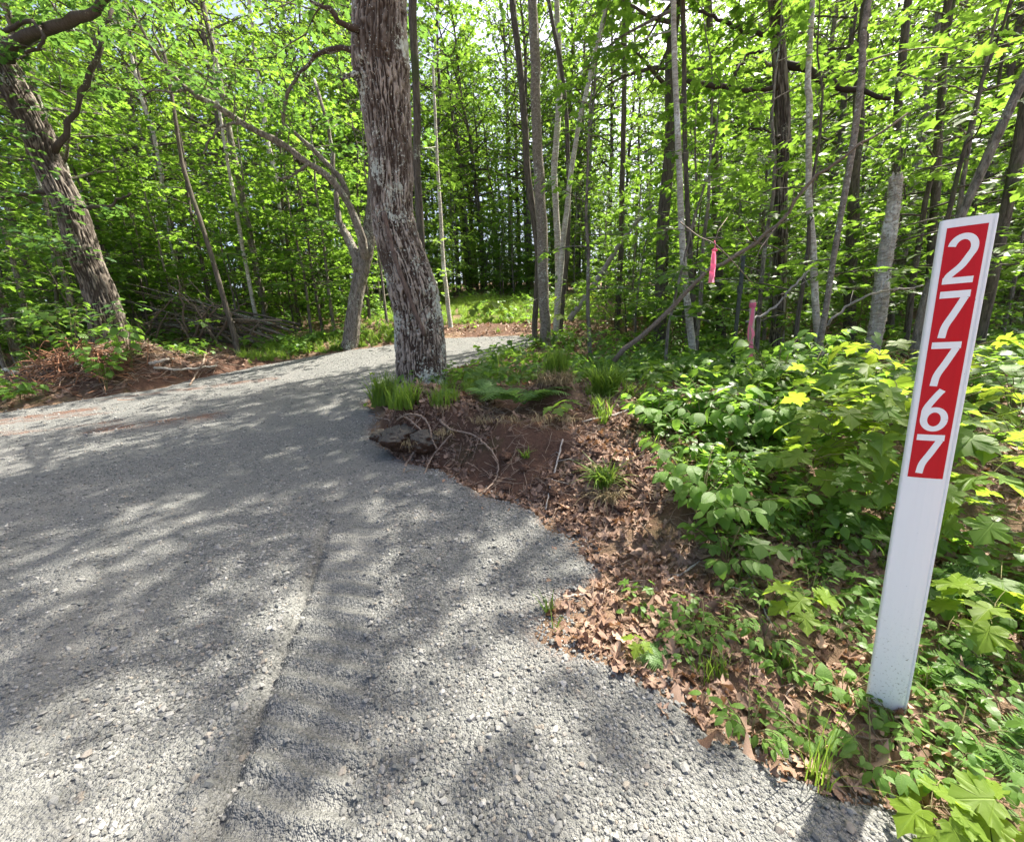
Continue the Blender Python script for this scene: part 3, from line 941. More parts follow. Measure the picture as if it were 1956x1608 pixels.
# bare brown scar that runs down the trunk in a long strip
sp = [(733, 406), (744, 451), (757, 501), (772, 540), (789, 588), (801, 615), (812, 641)]
gs = Geo()
path = []
for (a, b) in sp:
    d = ray(a, b); tt = np.linspace(3.5, 5.5, 400); qq = CAMP + tt[:, None] * d
    dist = np.array([np.min(np.linalg.norm(cp - p_, axis=1) - cr) for p_ in qq])
    k = int(np.nonzero(dist < .012)[0][0]) if (dist < .012).any() else int(dist.argmin())
    path.append(qq[k])
path = smooth_path(np.array(path), 30)
gs.tube(path, .027 + .005 * np.sin(np.arange(30) * 1.7), 10)
to_local(gs, base); M['scar'] = bark_mat('bark_scar', (.075, .052, .040), (.19, .14, .11), (.3, .25, .2), (.6, .7), (14, 14, 4), bumpd=.02)
tag(obj('bark_scar', gs.mesh('bark_scar', M['scar']), oak), 'long brown healed scar down the trunk')

# --- the leaning oak on the far left
rng = np.random.default_rng(12)
Yl = 8.3
pts = [(225, 690, 100), (212, 640, 80), (203, 600, 70), (188, 550, 67), (166, 500, 68), (150, 450, 69), (134, 400, 70), (108, 345, 67), (86, 300, 67), (70, 250, 71), (45, 200, 69), (15, 150, 66), (-5, 100, 60), (-35, 40, 54), (-80, -60, 50)]
w, r = px_path(pts, Yl)
V, Q, prm, cp, cr = rough_trunk(w, r, 130, .03, 20, .035, 21, .09, .12)
gg = Geo().add(V, None, Q, prm)
limbs = [([(8, 110, 34), (40, 75, 32), (90, 58, 28), (140, 40, 24), (185, 18, 22), (215, -20, 20), (250, -80, 16)], [8.2, 8.0, 7.8, 7.6, 7.4, 7.3, 7.2]),
         ([(12, 60, 12), (60, 40, 10), (85, 70, 9), (70, 95, 8), (45, 112, 8)], [8.0, 7.7, 7.6, 7.6, 7.7]),
         ([(100, 290, 18), (140, 220, 12), (170, 150, 14), (195, 60, 11), (215, 10, 8)], [8.3, 8.3, 8.4, 8.5, 8.6]),
         ([(150, 400, 10), (200, 392, 7), (250, 372, 4)], [8.0, 7.8, 7.6]),
         ([(0, 380, 7), (40, 375, 8), (90, 365, 10)], [8.3, 8.3, 8.3])]
acc, wood = acc_new(), Geo()
for k, (pp_, yy) in enumerate(limbs):
    pth, _ = add_limb(gg, pp_, yy, 9, 16, .02, .4, 30 + k)
    leafy(rng, wood, acc, pth, [9, 3, 7, 2, 2][k], [1.3, .7, 1.0, .6, .6][k], .16, .13)
for k in range(26):      # short leafy shoots straight from the trunk
    i = int(rng.uniform(.10, .95) * len(cp)); az = rng.uniform(-2.8, -.2)
    grow_branch(rng, wood, acc, cp[i], (math.cos(az), math.sin(az), rng.uniform(-.1, .5)), rng.uniform(.6, 1.5), .010, .15, .14, .22)
for k in range(14):
    az = rng.uniform(0, 6.28)
    grow_branch(rng, wood, acc, cp[-1] + np.array([0, 0, rng.uniform(-.5, 1.5)]), (math.cos(az), math.sin(az), .4), rng.uniform(1.5, 3), .03, .17, .15, .3)
base = on_ground(w[1][0], w[1][1])
o2 = thing('oak_tree', 'leaning oak trunk behind the red root heap, shoots sprouting from its bark', 'tree', base)
gg.merge(wood); to_local(gg, base); obj('trunk', gg.mesh('trunk', M['bark_oak_shaded']), o2)
obj('crown', leaf_mesh(rng, acc, 'oak', M['oak'], origin=base), o2)

# --- the forked tree on the left edge of the drive, with its long arching limbs
rng = np.random.default_rng(13)
Yf = 9.75
w, r = px_path([(664, 690, 46), (668, 660, 33), (675, 610, 28), (684, 550, 28), (695, 500, 28), (704, 450, 26), (711, 380, 20), (712, 280, 18), (705, 150, 18), (695, 0, 16), (690, -120, 14)], Yf)
V, Q, prm, cp, cr = rough_trunk(w, r, 64, .04, 12, .02, 33, .10, .15)
gg = Geo().add(V, None, Q, prm)
acc, wood = acc_new(), Geo()
limbs = [([(698, 495, 20), (690, 455, 18), (666, 386, 16), (626, 336, 14), (590, 313, 13), (537, 275, 15), (476, 243, 14), (429, 211, 13), (358, 172, 11), (304, 115, 9), (279, 72, 7), (250, 10, 5)], np.linspace(9.7, 7.6, 12)),
         ([(664, 380, 13), (650, 340, 12), (583, 272, 9), (540, 229, 8), (565, 150, 7), (608, 107, 5), (662, 95, 4)], np.linspace(9.4, 8.6, 7)),
         ([(476, 243, 8), (440, 238, 6), (405, 262, 5), (388, 295, 4)], [8.4, 8.3, 8.2, 8.2]),
         ([(688, 520, 24), (672, 470, 18), (652, 430, 14), (640, 360, 10), (630, 260, 8), (600, 150, 6)], np.linspace(9.7, 9.9, 6)),
         ([(358, 172, 7), (330, 175, 5), (262, 172, 4)], [8.0, 7.9, 7.8]),
         ([(590, 313, 7), (560, 335, 5), (530, 342, 4)], [8.9, 8.8, 8.7])]
for k, (pp_, yy) in enumerate(limbs):
    pth, _ = add_limb(gg, pp_, yy, 8, 24, .012, .4, 50 + k)
    leafy(rng, wood, acc, pth, [16, 7, 0, 6, 2, 0][k], [1.0, .8, .5, .9, .5, .4][k], .15, .12, .45 if k == 0 else .3, elev=.6)
leafy(rng, wood, acc, cp[int(len(cp) * .6):], 14, 1.6, .16, .14)
base = on_ground(w[1][0], w[1][1])
o3 = thing('oak_tree', 'forked tree with a pale foot and long limb arching over the drive edge', 'tree', base)
gg.merge(wood); to_local(gg, base); obj('trunk', gg.mesh('trunk', M['bark_grey']), o3)
obj('crown', leaf_mesh(rng, acc, 'oak', M['oak'], origin=base), o3)

# ------------------------------------------------------------------ slim trunks one can tell apart
def slim_tree(name, label, pts, Y, bark, top=None, H=8.0, sides=14, low=0, seed=0, tm='maple', lump=.05, cs=1.0, cf=.55):
    """a slender tree traced through points of its trunk, carried on to its crown high above"""
    rng = np.random.default_rng(400 + seed)
    w, r = px_path(pts, Y)
    d = nrm(w[-1] - w[-2])
    g0 = gz1(w[0][0], w[0][1])
    foot = np.array([w[0][0], w[0][1], g0 - .12])
    if w[0][2] > g0 - .1:
        dd = nrm(w[0] - w[1]); dd[2] = -abs(dd[2]) - .2
        k = (w[0][2] - foot[2]) / -dd[2]
        foot = np.array([w[0][0] + dd[0] * k * .6, w[0][1], g0 - .12])
        w = np.vstack([foot, w]); r = np.append(r[0] * 1.15, r)
    cut = len(w)
    if top is not None or H < 20:
        z = w[-1][2]; x, y = w[-1][:2]
        H = max(H, z + 1.2)
        ks = 3
        for i in range(ks):
            h = z + (H - z) * (i + 1) / ks
            x += d[0] / max(.4, d[2]) * (H - z) / ks * .45 + rng.normal(0, .12); y += rng.normal(0, .12)
            w = np.vstack([w, [x, y, h]]); r = np.append(r, r[-1] * (.75 if top is not None else .5))
    n = max(14, int(np.linalg.norm(np.diff(w, axis=0), axis=1).sum() / .12))
    pr = smooth_path(np.column_stack([w, r]), n)
    pr[:, :2] += .2 * pr[:, 3:4] * np.stack([fbm(pr[:, 2] * 1.7, seed, o=2), fbm(pr[:, 2] * 1.7, seed + 50, o=2)], 1)
    pr[:, 3] = np.maximum(pr[:, 3] * (1 + lump * fbm(pr[:, 2] * 5, seed + 9.0, o=2)), .004)
    base = on_ground(w[0][0], w[0][1])
    gg = Geo().tube(pr[:, :3], pr[:, 3], sides)
    wood, acc = Geo(), acc_new()
    if low: leafy(rng, wood, acc, pr[int(n * .18):int(n * .75), :3], low, 1.0, .13, .12, 0, r0=.010)
    elif top is None: leafy(rng, wood, acc, pr[int(n * .7):, :3], 6, .9, .13, .13, 0, r0=.010); low = 6
    t = thing(name, label, 'tree', base)
    if low: gg.merge(wood)
    to_local(gg, base)
    obj('trunk', gg.mesh('trunk', bark), t)
    if low: obj('crown' if top is None else 'lower_foliage', leaf_mesh(rng, acc, tm, M[tm], origin=base), t)
    if top is not None:
        k = int(n * cf)
        c = pr[k, :3] - base
        s_ = (H * 1.18 - c[2]) / 8.0 * cs
        rz_ = rng.uniform(0, 6.28)
        for nm, me in (('limbs', TOPS[top][0]), ('crown', TOPS[top][1])):
            q = obj(nm, me, t, c); q.scale = (s_, s_, s_); q.rotation_euler = (0, 0, rz_)
    return t

G_, D_, PB, AS = M['bark_grey'], M['bark_dark'], M['bark_pale'], M['bark_aspen']
slim_tree('aspen_tree', 'straight grey aspen trunk with pale lichen specks where the gravel ends', [(1040, 655, 21), (1039, 600, 20), (1034, 430, 21), (1026, 250, 19), (1017, 0, 18)], 8.6, AS, 1, 12, 20, seed=1, cs=.6, cf=.7)
slim_tree('maple_tree', 'pale lichen-crusted trunk just right of the straight grey aspen', [(1064, 618, 14), (1066, 470, 12), (1060, 330, 12), (1069, 150, 11), (1064, 0, 10)], 10.0, PB, 1, 11, seed=2, cs=.8, cf=.65)
slim_tree('maple_tree', 'dark thin trunk pressed close behind the left of the grey aspen', [(1022, 615, 11), (1026, 480, 11), (1008, 330, 13), (996, 160, 12), (978, 0, 12)], 9.9, D_, None, 10, seed=3)
slim_tree('maple_tree', 'pale stem fanning out to the right from the clump by the aspen', [(1064, 614, 11), (1080, 420, 10), (1104, 250, 9), (1140, 90, 8), (1162, 0, 7)], 9.3, PB, None, low=4, seed=4)
slim_tree('maple_tree', 'slender dark stem rising straight out of the clump by the aspen', [(1072, 612, 10), (1086, 420, 9), (1080, 200, 8), (1048, 0, 7)], 9.6, D_, None, low=4, seed=5)
slim_tree('maple_tree', 'thin dark trunk half hidden along the right side of the big oak', [(812, 640, 16), (803, 430, 15), (797, 300, 15), (795, 150, 15), (788, 0, 16)], 7.6, D_, None, 9, seed=6, low=4)
slim_tree('birch_tree', 'very thin white birch stem just right of the big oak foot', [(860, 612, 9), (848, 520, 8), (842, 420, 7), (835, 300, 6), (828, 150, 5)], 11.4, PB, None, low=4, seed=7, tm='aspen')
slim_tree('maple_tree', 'dark straight trunk in the stand well right of the aspen', [(1180, 612, 12), (1187, 455, 11), (1190, 250, 10), (1194, 57, 9), (1194, 0, 8)], 9.8, D_, 0, 11, seed=8)
slim_tree('maple_tree', 'pale mottled slim trunk left of the pink hanging ribbon', [(1322, 668, 15), (1305, 500, 13), (1296, 300, 12), (1289, 100, 11), (1287, 0, 11)], 5.6, PB, 0, 10, seed=9, low=3)
slim_tree('maple_tree', 'dark slim trunk directly beside the pale mottled one by the ribbon', [(1330, 640, 11), (1318, 500, 10), (1309, 300, 9), (1307, 100, 9), (1304, 0, 9)], 6.3, D_, None, 8, seed=10)
slim_tree('maple_tree', 'shaggy brown trunk standing behind the pink hanging ribbon', [(1376, 600, 18), (1368, 360, 16), (1362, 150, 14), (1355, 0, 13)], 8.2, D_, 0, 12, seed=11)
slim_tree('birch_tree', 'white-barked slim birch just right of the wooden stake', [(1568, 700, 17), (1559, 600, 15), (1553, 500, 15), (1551, 450, 15), (1545, 350, 13), (1546, 200, 14), (1543, 155, 13), (1552, 0, 11)], 4.7, PB, 1, 12, 18, cs=.65, cf=.80, seed=12)  # crown out of view, added to shade the near drive, kept small and high
slim_tree('maple_tree', 'curving brown stem that crosses in front of the white birch foot', [(1548, 770, 15), (1575, 600, 13), (1603, 430, 13), (1625, 300, 15), (1645, 150, 15), (1660, 0, 14)], 3.9, AS, None, 7, 16, seed=13, low=3)
slim_tree('maple_tree', 'leaning grey trunk that passes behind the top of the number post', [(1740, 712, 20), (1770, 560, 20), (1838, 405, 21), (1886, 300, 24), (1956, 150, 25), (2060, -60, 24)], 4.1, G_, None, 9, 18, seed=14)
slim_tree('maple_tree', 'dark thick trunk at the right frame edge behind the number post', [(1868, 665, 22), (1905, 500, 27), (1930, 360, 29), (1975, 150, 36), (2020, -40, 34)], 4.9, D_, None, 11, 18, seed=15)
slim_tree('maple_tree', 'dark upright trunk just above the top of the number post', [(1772, 580, 20), (1788, 330, 20), (1797, 180, 19), (1812, 0, 20)], 6.6, D_, None, 9, seed=16)
slim_tree('maple_tree', 'dark trunk between the curving brown stem and the broken snag', [(1622, 640, 26), (1628, 470, 26), (1636, 300, 24), (1655, 0, 22)], 7.2, D_, None, 9, seed=17)
slim_tree('maple_tree', 'dark leaning trunk high above the broken birch snag', [(1700, 620, 18), (1712, 300, 18), (1724, 100, 18), (1735, 0, 18)], 8.2, D_, None, 10, seed=18)
slim_tree('maple_tree', 'thin dark stem leaning left in the woods behind the brush poles', [(455, 676, 12), (425, 560, 11), (385, 430, 10), (350, 320, 9), (335, 230, 8), (315, 110, 7)], 9.2, D_, None, low=5, seed=19)
slim_tree('birch_tree', 'white dead-looking birch stem high behind the leaning oak limb', [(330, 480, 8), (300, 290, 8), (285, 230, 9), (265, 170, 8), (246, 90, 7)], 14.5, PB, None, seed=20)
slim_tree('birch_tree', 'white straight stem behind the arching limb of the forked tree', [(556, 520, 11), (528, 350, 11), (513, 280, 10), (498, 180, 10), (484, 70, 9), (476, 0, 8)], 15.0, PB, 1, 15, seed=21)
slim_tree('maple_tree', 'stout grey stem at the left frame edge behind the heap', [(40, 690, 30), (15, 610, 26), (-10, 540, 24), (-60, 380, 22)], 8.6, G_, None, seed=22)
slim_tree('maple_tree', 'pale slim stem left of the leaning oak foot', [(68, 670, 15), (45, 580, 13), (25, 500, 12), (0, 420, 10), (-60, 240, 9)], 8.9, G_, None, low=4, seed=23)
slim_tree('maple_tree', 'greyish stem right beside the leaning oak on its left', [(150, 655, 14), (130, 560, 12), (105, 470, 11), (85, 380, 10), (50, 250, 8), (20, 140, 7)], 9.4, G_, None, low=4, seed=24)
slim_tree('maple_tree', 'thin upright stem just left of the leaning oak trunk', [(112, 665, 10), (108, 560, 9), (95, 430, 8), (72, 250, 7)], 9.9, G_, None, low=4, seed=25)
slim_tree('maple_tree', 'thin pale stem rising through the piled brush poles', [(500, 655, 9), (472, 520, 8), (455, 420, 8), (430, 280, 7), (410, 150, 6)], 11.0, PB, None, low=4, seed=26)

# the old oak in the right-hand stand with its dark crooked limbs
rng = np.random.default_rng(14)
w, r = px_path([(1478, 700, 36), (1486, 620, 27), (1490, 500, 28), (1492, 350, 27), (1496, 250, 30), (1488, 100, 28), (1480, 0, 25), (1474, -150, 22)], 6.2)
V, Q, prm, cp, cr = rough_trunk(w, r, 72, .035, 13, .018, 63, .05, .12)
gg = Geo().add(V, None, Q, prm)
for k, (pp_, yy) in enumerate([([(1490, 172, 12), (1440, 170, 10), (1380, 166, 10), (1315, 158, 8)], [6.2, 6.1, 6.0, 5.9]),
                               ([(1492, 120, 16), (1530, 130, 18), (1565, 150, 18), (1600, 165, 16), (1640, 172, 12), (1700, 190, 8)], [6.2, 6.1, 6.0, 5.9, 5.8, 5.7]),
                               ([(1386, 180, 5), (1405, 140, 6), (1430, 105, 5), (1460, 98, 5)], [6.0, 6.0, 6.1, 6.2]),
                               ([(1490, 265, 6), (1462, 248, 4), (1430, 246, 3)], [6.0, 5.8, 5.7]),
                               ([(1480, 70, 9), (1430, 60, 8), (1380, 40, 7), (1335, 20, 6)], [6.2, 6.1, 6.0, 6.0])]):
    add_limb(gg, pp_, yy, 8, 16, .012, .15, 80 + k)
wood, acc = Geo(), acc_new()
leafy(rng, wood, acc, cp[int(len(cp) * .8):], 12, 1.7, .16, .16)
for k in range(14):  # unseen upper crown, added to cast shade on the near drive
    az = rng.uniform(0, 6.28)
    grow_branch(rng, wood, acc, cp[-1] + np.array([0, 0, rng.uniform(1.2, 3.6)]), (math.cos(az), math.sin(az), .3), rng.uniform(1.2, 2.4), .03, .16, .15, .3)
wood.tube(np.array([cp[-1], cp[-1] + [0, 0, 2.0], cp[-1] + [.1, 0, 4.2]]), [cr[-1], cr[-1] * .6, .03], 10)
base = on_ground(w[1][0], w[1][1])
o4 = thing('oak_tree', 'rough-barked old tree with dark crooked limbs behind the wooden stake', 'tree', base)
gg.merge(wood); to_local(gg, base); obj('trunk', gg.mesh('trunk', M['bark_oak_shaded']), o4)
obj('crown', leaf_mesh(rng, acc, 'maple', M['maple'], origin=base), o4)

# broken birch snag with shaggy peeling bark
w, r = px_path([(1652, 735, 34), (1662, 690, 29), (1678, 600, 33), (1690, 500, 31), (1706, 400, 29), (1712, 338, 25)], 4.45)
V, Q, prm, cp, cr = rough_trunk(w, r, 80, .012, 9, .014, 71, .07, .1)
gg = Geo().add(V, None, Q, prm)
V[-80:, 2] += .05 * fbm(np.cos(np.arange(80) * .0785) * 3, np.sin(np.arange(80) * .0785) * 3, o=3, s=5); V[-160:-80, 2] += .02
gg.V[0] = V
gg.add(np.vstack([V[-80:], [cp[-1] + np.array([0, 0, -.03])]]), [(80, i, (i + 1) % 80) for i in range(80)], None, .1)
rng = np.random.default_rng(72)
for k in range(420):           # curled flakes of bark
    i = rng.integers(3, len(cp) - 2); a = rng.uniform(-math.pi, math.pi)
    t_, N_, B_ = nrm(cp[i + 1] - cp[i]), np.array([1.0, 0, 0]), np.array([0, 1.0, 0])
    rad = math.cos(a) * N_ + math.sin(a) * B_; tan = -math.sin(a) * N_ + math.cos(a) * B_
    c = cp[i] + rad * (cr[i] * 1.03)
    wd, hh, lift = rng.uniform(.008, .026), rng.uniform(.005, .016), rng.uniform(.003, .016)
    gg.add([c - tan * wd - t_ * hh, c + tan * wd - t_ * hh * .6, c + tan * wd * .8 + t_ * hh + rad * lift, c - tan * wd * .9 + t_ * hh + rad * lift * .6], None, [(0, 1, 2, 3)], rng.uniform(.5, 1))
base = on_ground(w[1][0], w[1][1])
snag = thing('tree_snag', 'broken-off birch snag with shaggy peeling bark left of the number post', 'snag', base)
to_local(gg, base); obj('trunk', gg.mesh('trunk', PB), snag)

# dead leaning poles
def dead_pole(name, label, pts, Y, mat, cat='dead tree', seed=0, group=None, n=26, wob=.01, twigs=0):
    gg = Geo()
    pth, rad = add_limb(gg, pts, Y, 8, n, wob, .5, seed)
    rng = np.random.default_rng(seed + 5)
    for k in range(twigs):
        i = rng.integers(2, n - 2); d = nrm(rng.normal(0, 1, 3) + np.array([0, -.3, .3])); L = rng.uniform(.15, .5)
        p0 = pth[i]
        gg.tube(np.array([p0, p0 + d * L * .5 + rng.normal(0, .02, 3), p0 + d * L]), [rad[i] * .4, rad[i] * .28, .003], 4)
    base = pth[0].copy()
    to_local(gg, base)
    o = obj(name, gg.mesh(name, mat), None, base)
    return tag(o, label, cat, group)
dead_pole('leaning_dead_tree', 'grey dead pole leaning right from beside the aspen clump', [(1088, 612, 12), (1120, 565, 11), (1150, 520, 10), (1195, 450, 8), (1245, 392, 6)], [9.2, 9.1, 9.0, 8.8, 8.6], M['weathered'], seed=1)
dead_pole('leaning_dead_tree', 'long bare arched pole leaning across behind the pink hanging ribbon', [(1172, 690, 11), (1260, 612, 10), (1340, 530, 9), (1420, 480, 9), (1490, 425, 8), (1560, 340, 8), (1625, 290, 7), (1735, 222, 5)], np.linspace(4.7, 3.6, 8), M['twig'], seed=2, twigs=9)
dead_pole('dead_branch', 'thin pale dead branch slanting up in front of the birch snag', [(1560, 635, 6), (1600, 600, 6), (1660, 565, 6), (1720, 552, 5), (1765, 545, 4)], [4.2, 4.1, 4.0, 3.95, 3.9], M['weathered'], 'branch', 3, twigs=3)
dead_pole('dead_branch', 'thin grey dead branch rising from the pink-topped stake to the birch', [(1425, 618, 5), (1480, 585, 5), (1520, 540, 5), (1560, 505, 4)], [4.3, 4.3, 4.3, 4.3], M['weathered'], 'branch', 4, twigs=2)

# ------------------------------------------------------------------ the woods
TREES_XY = [(o.location.x, o.location.y) for o in bpy.data.objects if o.get('category') in ('tree', 'snag')]
def spots(n, x0, x1, y0, y1, mind, ok, seed, tries=6000):
    r = np.random.default_rng(seed)
    out = []
    for _ in range(tries):
        x, y = r.uniform(x0, x1), r.uniform(y0, y1)
        if not ok(x, y): continue
        if any((x - a) ** 2 + (y - b) ** 2 < mind * mind for a, b in out): continue
        out.append((x, y))
        if len(out) >= n: break
    return out
def off_road(x, y, m_): return sdf(np.array([x]), np.array([y]))[0] > m_
def clearing(x, y): return (-4.0 < x < 2.2 and 9.5 < y < 16.0)
def in_view(x, y, m_=1.0): return y > 1 and abs(x) < 1.40 * y + m_

def left_ok(x, y): return in_view(x, y) and x < -3 + .1 * (y - 9) and off_road(x, y, 1.3) and not clearing(x, y) and not (-9.3 < x < -4.0 and y < 10.9)
def mid_ok(x, y): return in_view(x, y) and -6 < x < 4.5 and y > 15.5 and not (-2.2 < x < 1.0 and y < 19) and not (1 <= x < 5 and y < 18.5)
def right_ok(x, y): return in_view(x, y) and x > .9 + .05 * y and off_road(x, y, 1.6) and not clearing(x, y) and y > 5.6 and not (x < 2.6 and y < 9.5) and not (x < 4.5 and 12 < y < 19)

LAND = [(-8.1, 8.3, 'the leaning oak'), (-5.2, 10.2, 'the brush stack'), (-3.9, 9.8, 'the forked tree'), (-1.2, 4.95, 'the big oak'), (.8, 8.6, 'the grey aspen'), (2.6, 5.6, 'the pink ribbon'), (4.1, 6.2, 'the old crooked oak'),
        (3.8, 4.7, 'the white birch'), (4.4, 4.45, 'the birch snag'), (1.0, .885, 'the number post')]
def place(x, y, sc):
    """which landmark of the photograph a tree in the woods is seen beside"""
    b = math.degrees(math.atan2(x, y))
    l = min(LAND, key=lambda q: abs(math.degrees(math.atan2(q[0], q[1])) - b))
    side = 'left' if b < math.degrees(math.atan2(l[0], l[1])) else 'right'
    dep = ['front', 'second', 'third', 'back'][min(3, int(max(0, y - 5.5) / 4.5))]
    size = 'small' if sc < .93 else 'large' if sc > 1.07 else 'middling'
    return size, '%s of %s, %s rank' % (side, l[2], dep)

def fill(n, box, mind, ok, protos, name, label, group, seed, sc=(.8, 1.2), cat='tree'):
    r = np.random.default_rng(seed + 1)
    for i, (x, y) in enumerate(spots(n, *box, mind, ok, seed)):
        pi_, rz_, s_ = r.integers(len(protos)), r.uniform(0, 6.28), r.uniform(*sc)
        size, wh = place(x, y, s_)
        plant_tree(protos[pi_], x, y, name, '%s %s %s' % (size, label, wh), cat, group, rz_, s_)

fill(105, (-26, -3, 7.5, 20), .85, left_ok, SAPLING, 'maple_sapling', 'leafy maple sapling', 'maple saplings left of the drive', 500)
fill(40, (-7, 5, 15, 25), 1.0, mid_ok, SAPLING, 'maple_sapling', 'leafy maple sapling beyond the clearing', 'maple saplings beyond the clearing', 510)
fill(105, (1, 22, 5.6, 18), .85, right_ok, SAPLING, 'maple_sapling', 'leafy maple sapling', 'maple saplings in the right-hand woods', 520)
fill(40, (-30, -4, 9.5, 28), 1.8, left_ok, TALL, 'tall_maple', 'tall slim tree', 'tall trees left of the drive', 530, (.85, 1.15))
fill(24, (-8, 6, 16, 32), 1.6, lambda x, y: mid_ok(x, y) and y > 21, TALL, 'tall_maple', 'tall slim tree beyond the clearing', 'tall trees beyond the clearing', 540, (.85, 1.15))
fill(40, (2, 28, 6.5, 26), 1.7, lambda x, y: right_ok(x, y) and not (x < 7.5 and 11.5 < y < 21.5) and seg_dist(x, y, 3.2, 3.2, 9.5, 8.0) > 2.6, TALL, 'tall_maple', 'tall slim tree', 'tall trees in the right-hand woods', 550, (.85, 1.15))

for i, x in enumerate(np.linspace(-11.2, -3.2, 12)):      # a leafy front rank behind the brush stack
    s_ = RNG.uniform(.95, 1.3)
    plant_tree(SAPLING[[2, 3, 4][i % 3]], x + RNG.normal(0, .15), 11.3 + RNG.uniform(-.3, .5), 'maple_sapling', 'leafy maple behind the brush stack, number %s from the frame edge' % ['one', 'two', 'three', 'four', 'five', 'six', 'seven', 'eight', 'nine', 'ten', 'eleven', 'twelve'][i], 'tree', 'maples just behind the brush stack', RNG.uniform(0, 6.28), s_)
for i, (x, y) in enumerate([(-4.6, 17.5), (-3.0, 20.5), (-5.5, 21), (-1.2, 22.5), (1.6, 21.5), (3.2, 22.5)]):
    plant_tree(TALL[[0, 2][i % 2]], x, y, 'tall_maple', ['tall leafy maple behind the clearing, leftmost', 'tall leafy maple behind the clearing, second from left', 'tall leafy maple far back left of the clearing', 'tall leafy maple at the middle back of the clearing', 'tall leafy maple behind the aspen clump', 'tall leafy maple behind the leaning dead pole'][i], 'tree', 'tall trees beyond the clearing', i * 1.1, 1.25)
for i, x in enumerate(np.linspace(-4.2, 4.4, 10)):
    plant_tree(SAPLING[[5, 0, 4][i % 3]], x + RNG.normal(0, .25), 19.2 + RNG.uniform(-.4, 1.2), 'maple_sapling', 'low leafy maple closing the back of the clearing, number %s from its left' % ['one', 'two', 'three', 'four', 'five', 'six', 'seven', 'eight', 'nine', 'ten'][i], 'tree', 'maples at the back of the clearing', i * 1.7, RNG.uniform(1.0, 1.35))
# woodland that closes the view far behind, one mass
r = np.random.default_rng(600)
pp = []
while len(pp) < 260:
    a, q = r.uniform(-1.05, 1.05), r.uniform(24, 46)
    pp.append((q * math.sin(a), q * math.cos(a)))
pp = np.array(pp)
zz = gz(pp[:, 0], pp[:, 1]) - .05
def joined(a, b):
    """trunk and crown of one tree as a single mesh with two materials, for the far mass"""
    import bmesh
    bm = bmesh.new(); bm.from_mesh(a); n = len(bm.faces)
    bm.from_mesh(b); bm.faces.ensure_lookup_table()
    for f in bm.faces[n:]: f.material_index = 1
    me = bpy.data.meshes.new('far_tree'); bm.to_mesh(me); bm.free()
    me.materials.append(a.materials[0]); me.materials.append(b.materials[0])
    return me
for _ in range(240):
    a, q = r.uniform(-1.05, 1.05), r.uniform(19, 36)
    if abs(q * math.sin(a)) > 3 or q > 22: pp = np.vstack([pp, (q * math.sin(a), q * math.cos(a))])
zz = gz(pp[:, 0], pp[:, 1]) - .05
fpick = np.where(np.arange(len(pp)) < 260, r.integers(0, 4, len(pp)), r.integers(4, 6, len(pp)))
FAR = [joined(*SAPLING[2]), joined(*SAPLING[3]), joined(*TALL[0]), joined(*TALL[1]), joined(*SAPLING[5]), joined(*SAPLING[0])]
scatter('far_woodland', np.column_stack([pp, zz]), np.column_stack([np.zeros((len(pp), 2)), r.uniform(0, 6.28, len(pp))]), r.uniform(.9, 1.5, len(pp)), FAR,
        'far mass of green forest closing the view behind the trees', 'woodland', fpick)

# ------------------------------------------------------------------ the house number post
M['post'] = None
def post_mat():
    t = NT('white_post_plastic')
    p = t.pos((1, 1, 1))
    sp = t.n('SeparateXYZ'); t.set(sp.inputs[0], p)
    low = t.math('SUBTRACT', 1.0, t.ramp(sp.outputs[2], (0.0, .45)))
    dirt = t.math('MULTIPLY', t.ramp(t.noise(160, p, 4, .7), (.56, .70)), low)
    streak = t.math('MULTIPLY', t.ramp(t.noise(60, t.pos((1, 1, .04)), 4, .6), (.5, .8)), .18)
    col = t.mix(streak, (.84, .845, .84), (.70, .71, .71))
    col = t.mix(dirt, col, (.30, .27, .23))
    specks = t.ramp(t.noise(95, p, 1, .4), (.80, .83))
    col = t.mix(specks, col, (.2, .18, .15))
    return t.done(t.principled(col, .38, t.bump(t.noise(25, t.pos((1, 1, .1)), 3), .15, .002), .45))
M['post'] = post_mat()
def sheet_mat(name, c, cell=(.0, .0, .0)):
    t = NT(name)
    v = t.n('TexVoronoi', i_Scale=420.0, feature='DISTANCE_TO_EDGE', i_Randomness=.15); t.set(v.inputs['Vector'], t.pos())
    f = t.math('MULTIPLY', t.math('SUBTRACT', 1.0, t.ramp(v.outputs[0], (.02, .12))), .22)
    col = t.mix(f, c, tuple(q * .72 for q in c))
    return t.done(t.principled(col, .32, None, .25))
M['sign_red'] = sheet_mat('red_reflective_sheet', (.56, .006, .016))
M['sign_white'] = sheet_mat('white_reflective_sheet', (.88, .88, .87))

a_ = math.radians(28)
SB = np.array([1.017, .885, 0.0]); 
SZ = nrm(np.array([-.043, .0, 1.287])); SX = np.array([math.cos(a_), -math.sin(a_), 0.0]); SX = nrm(SX - SZ * SX.dot(SZ)); SN = np.cross(SZ, SX)   # SN points away from the viewer
post = thing('number_post', 'white plastic marker post with red panel reading 27767 in white numerals', 'sign post', SB)
mw = Matrix.Identity(4)
for i in range(3): mw[i][0], mw[i][1], mw[i][2], mw[i][3] = SX[i], SN[i] if SN[1] > 0 else -SN[i], SZ[i], SB[i]
post.matrix_world = mw
prof = [(-.0425, .010), (-.0425, .001), (-.0405, -.0018), (-.037, -.0030), (-.020, -.0050), (.002, -.0058), (.018, -.0050), (.030, -.0034), (.0335, -.0020), (.0345, .0004), (.0365, .0004), (.0375, -.0016), (.0405, -.0016), (.0420, .0002), (.0420, .012)]
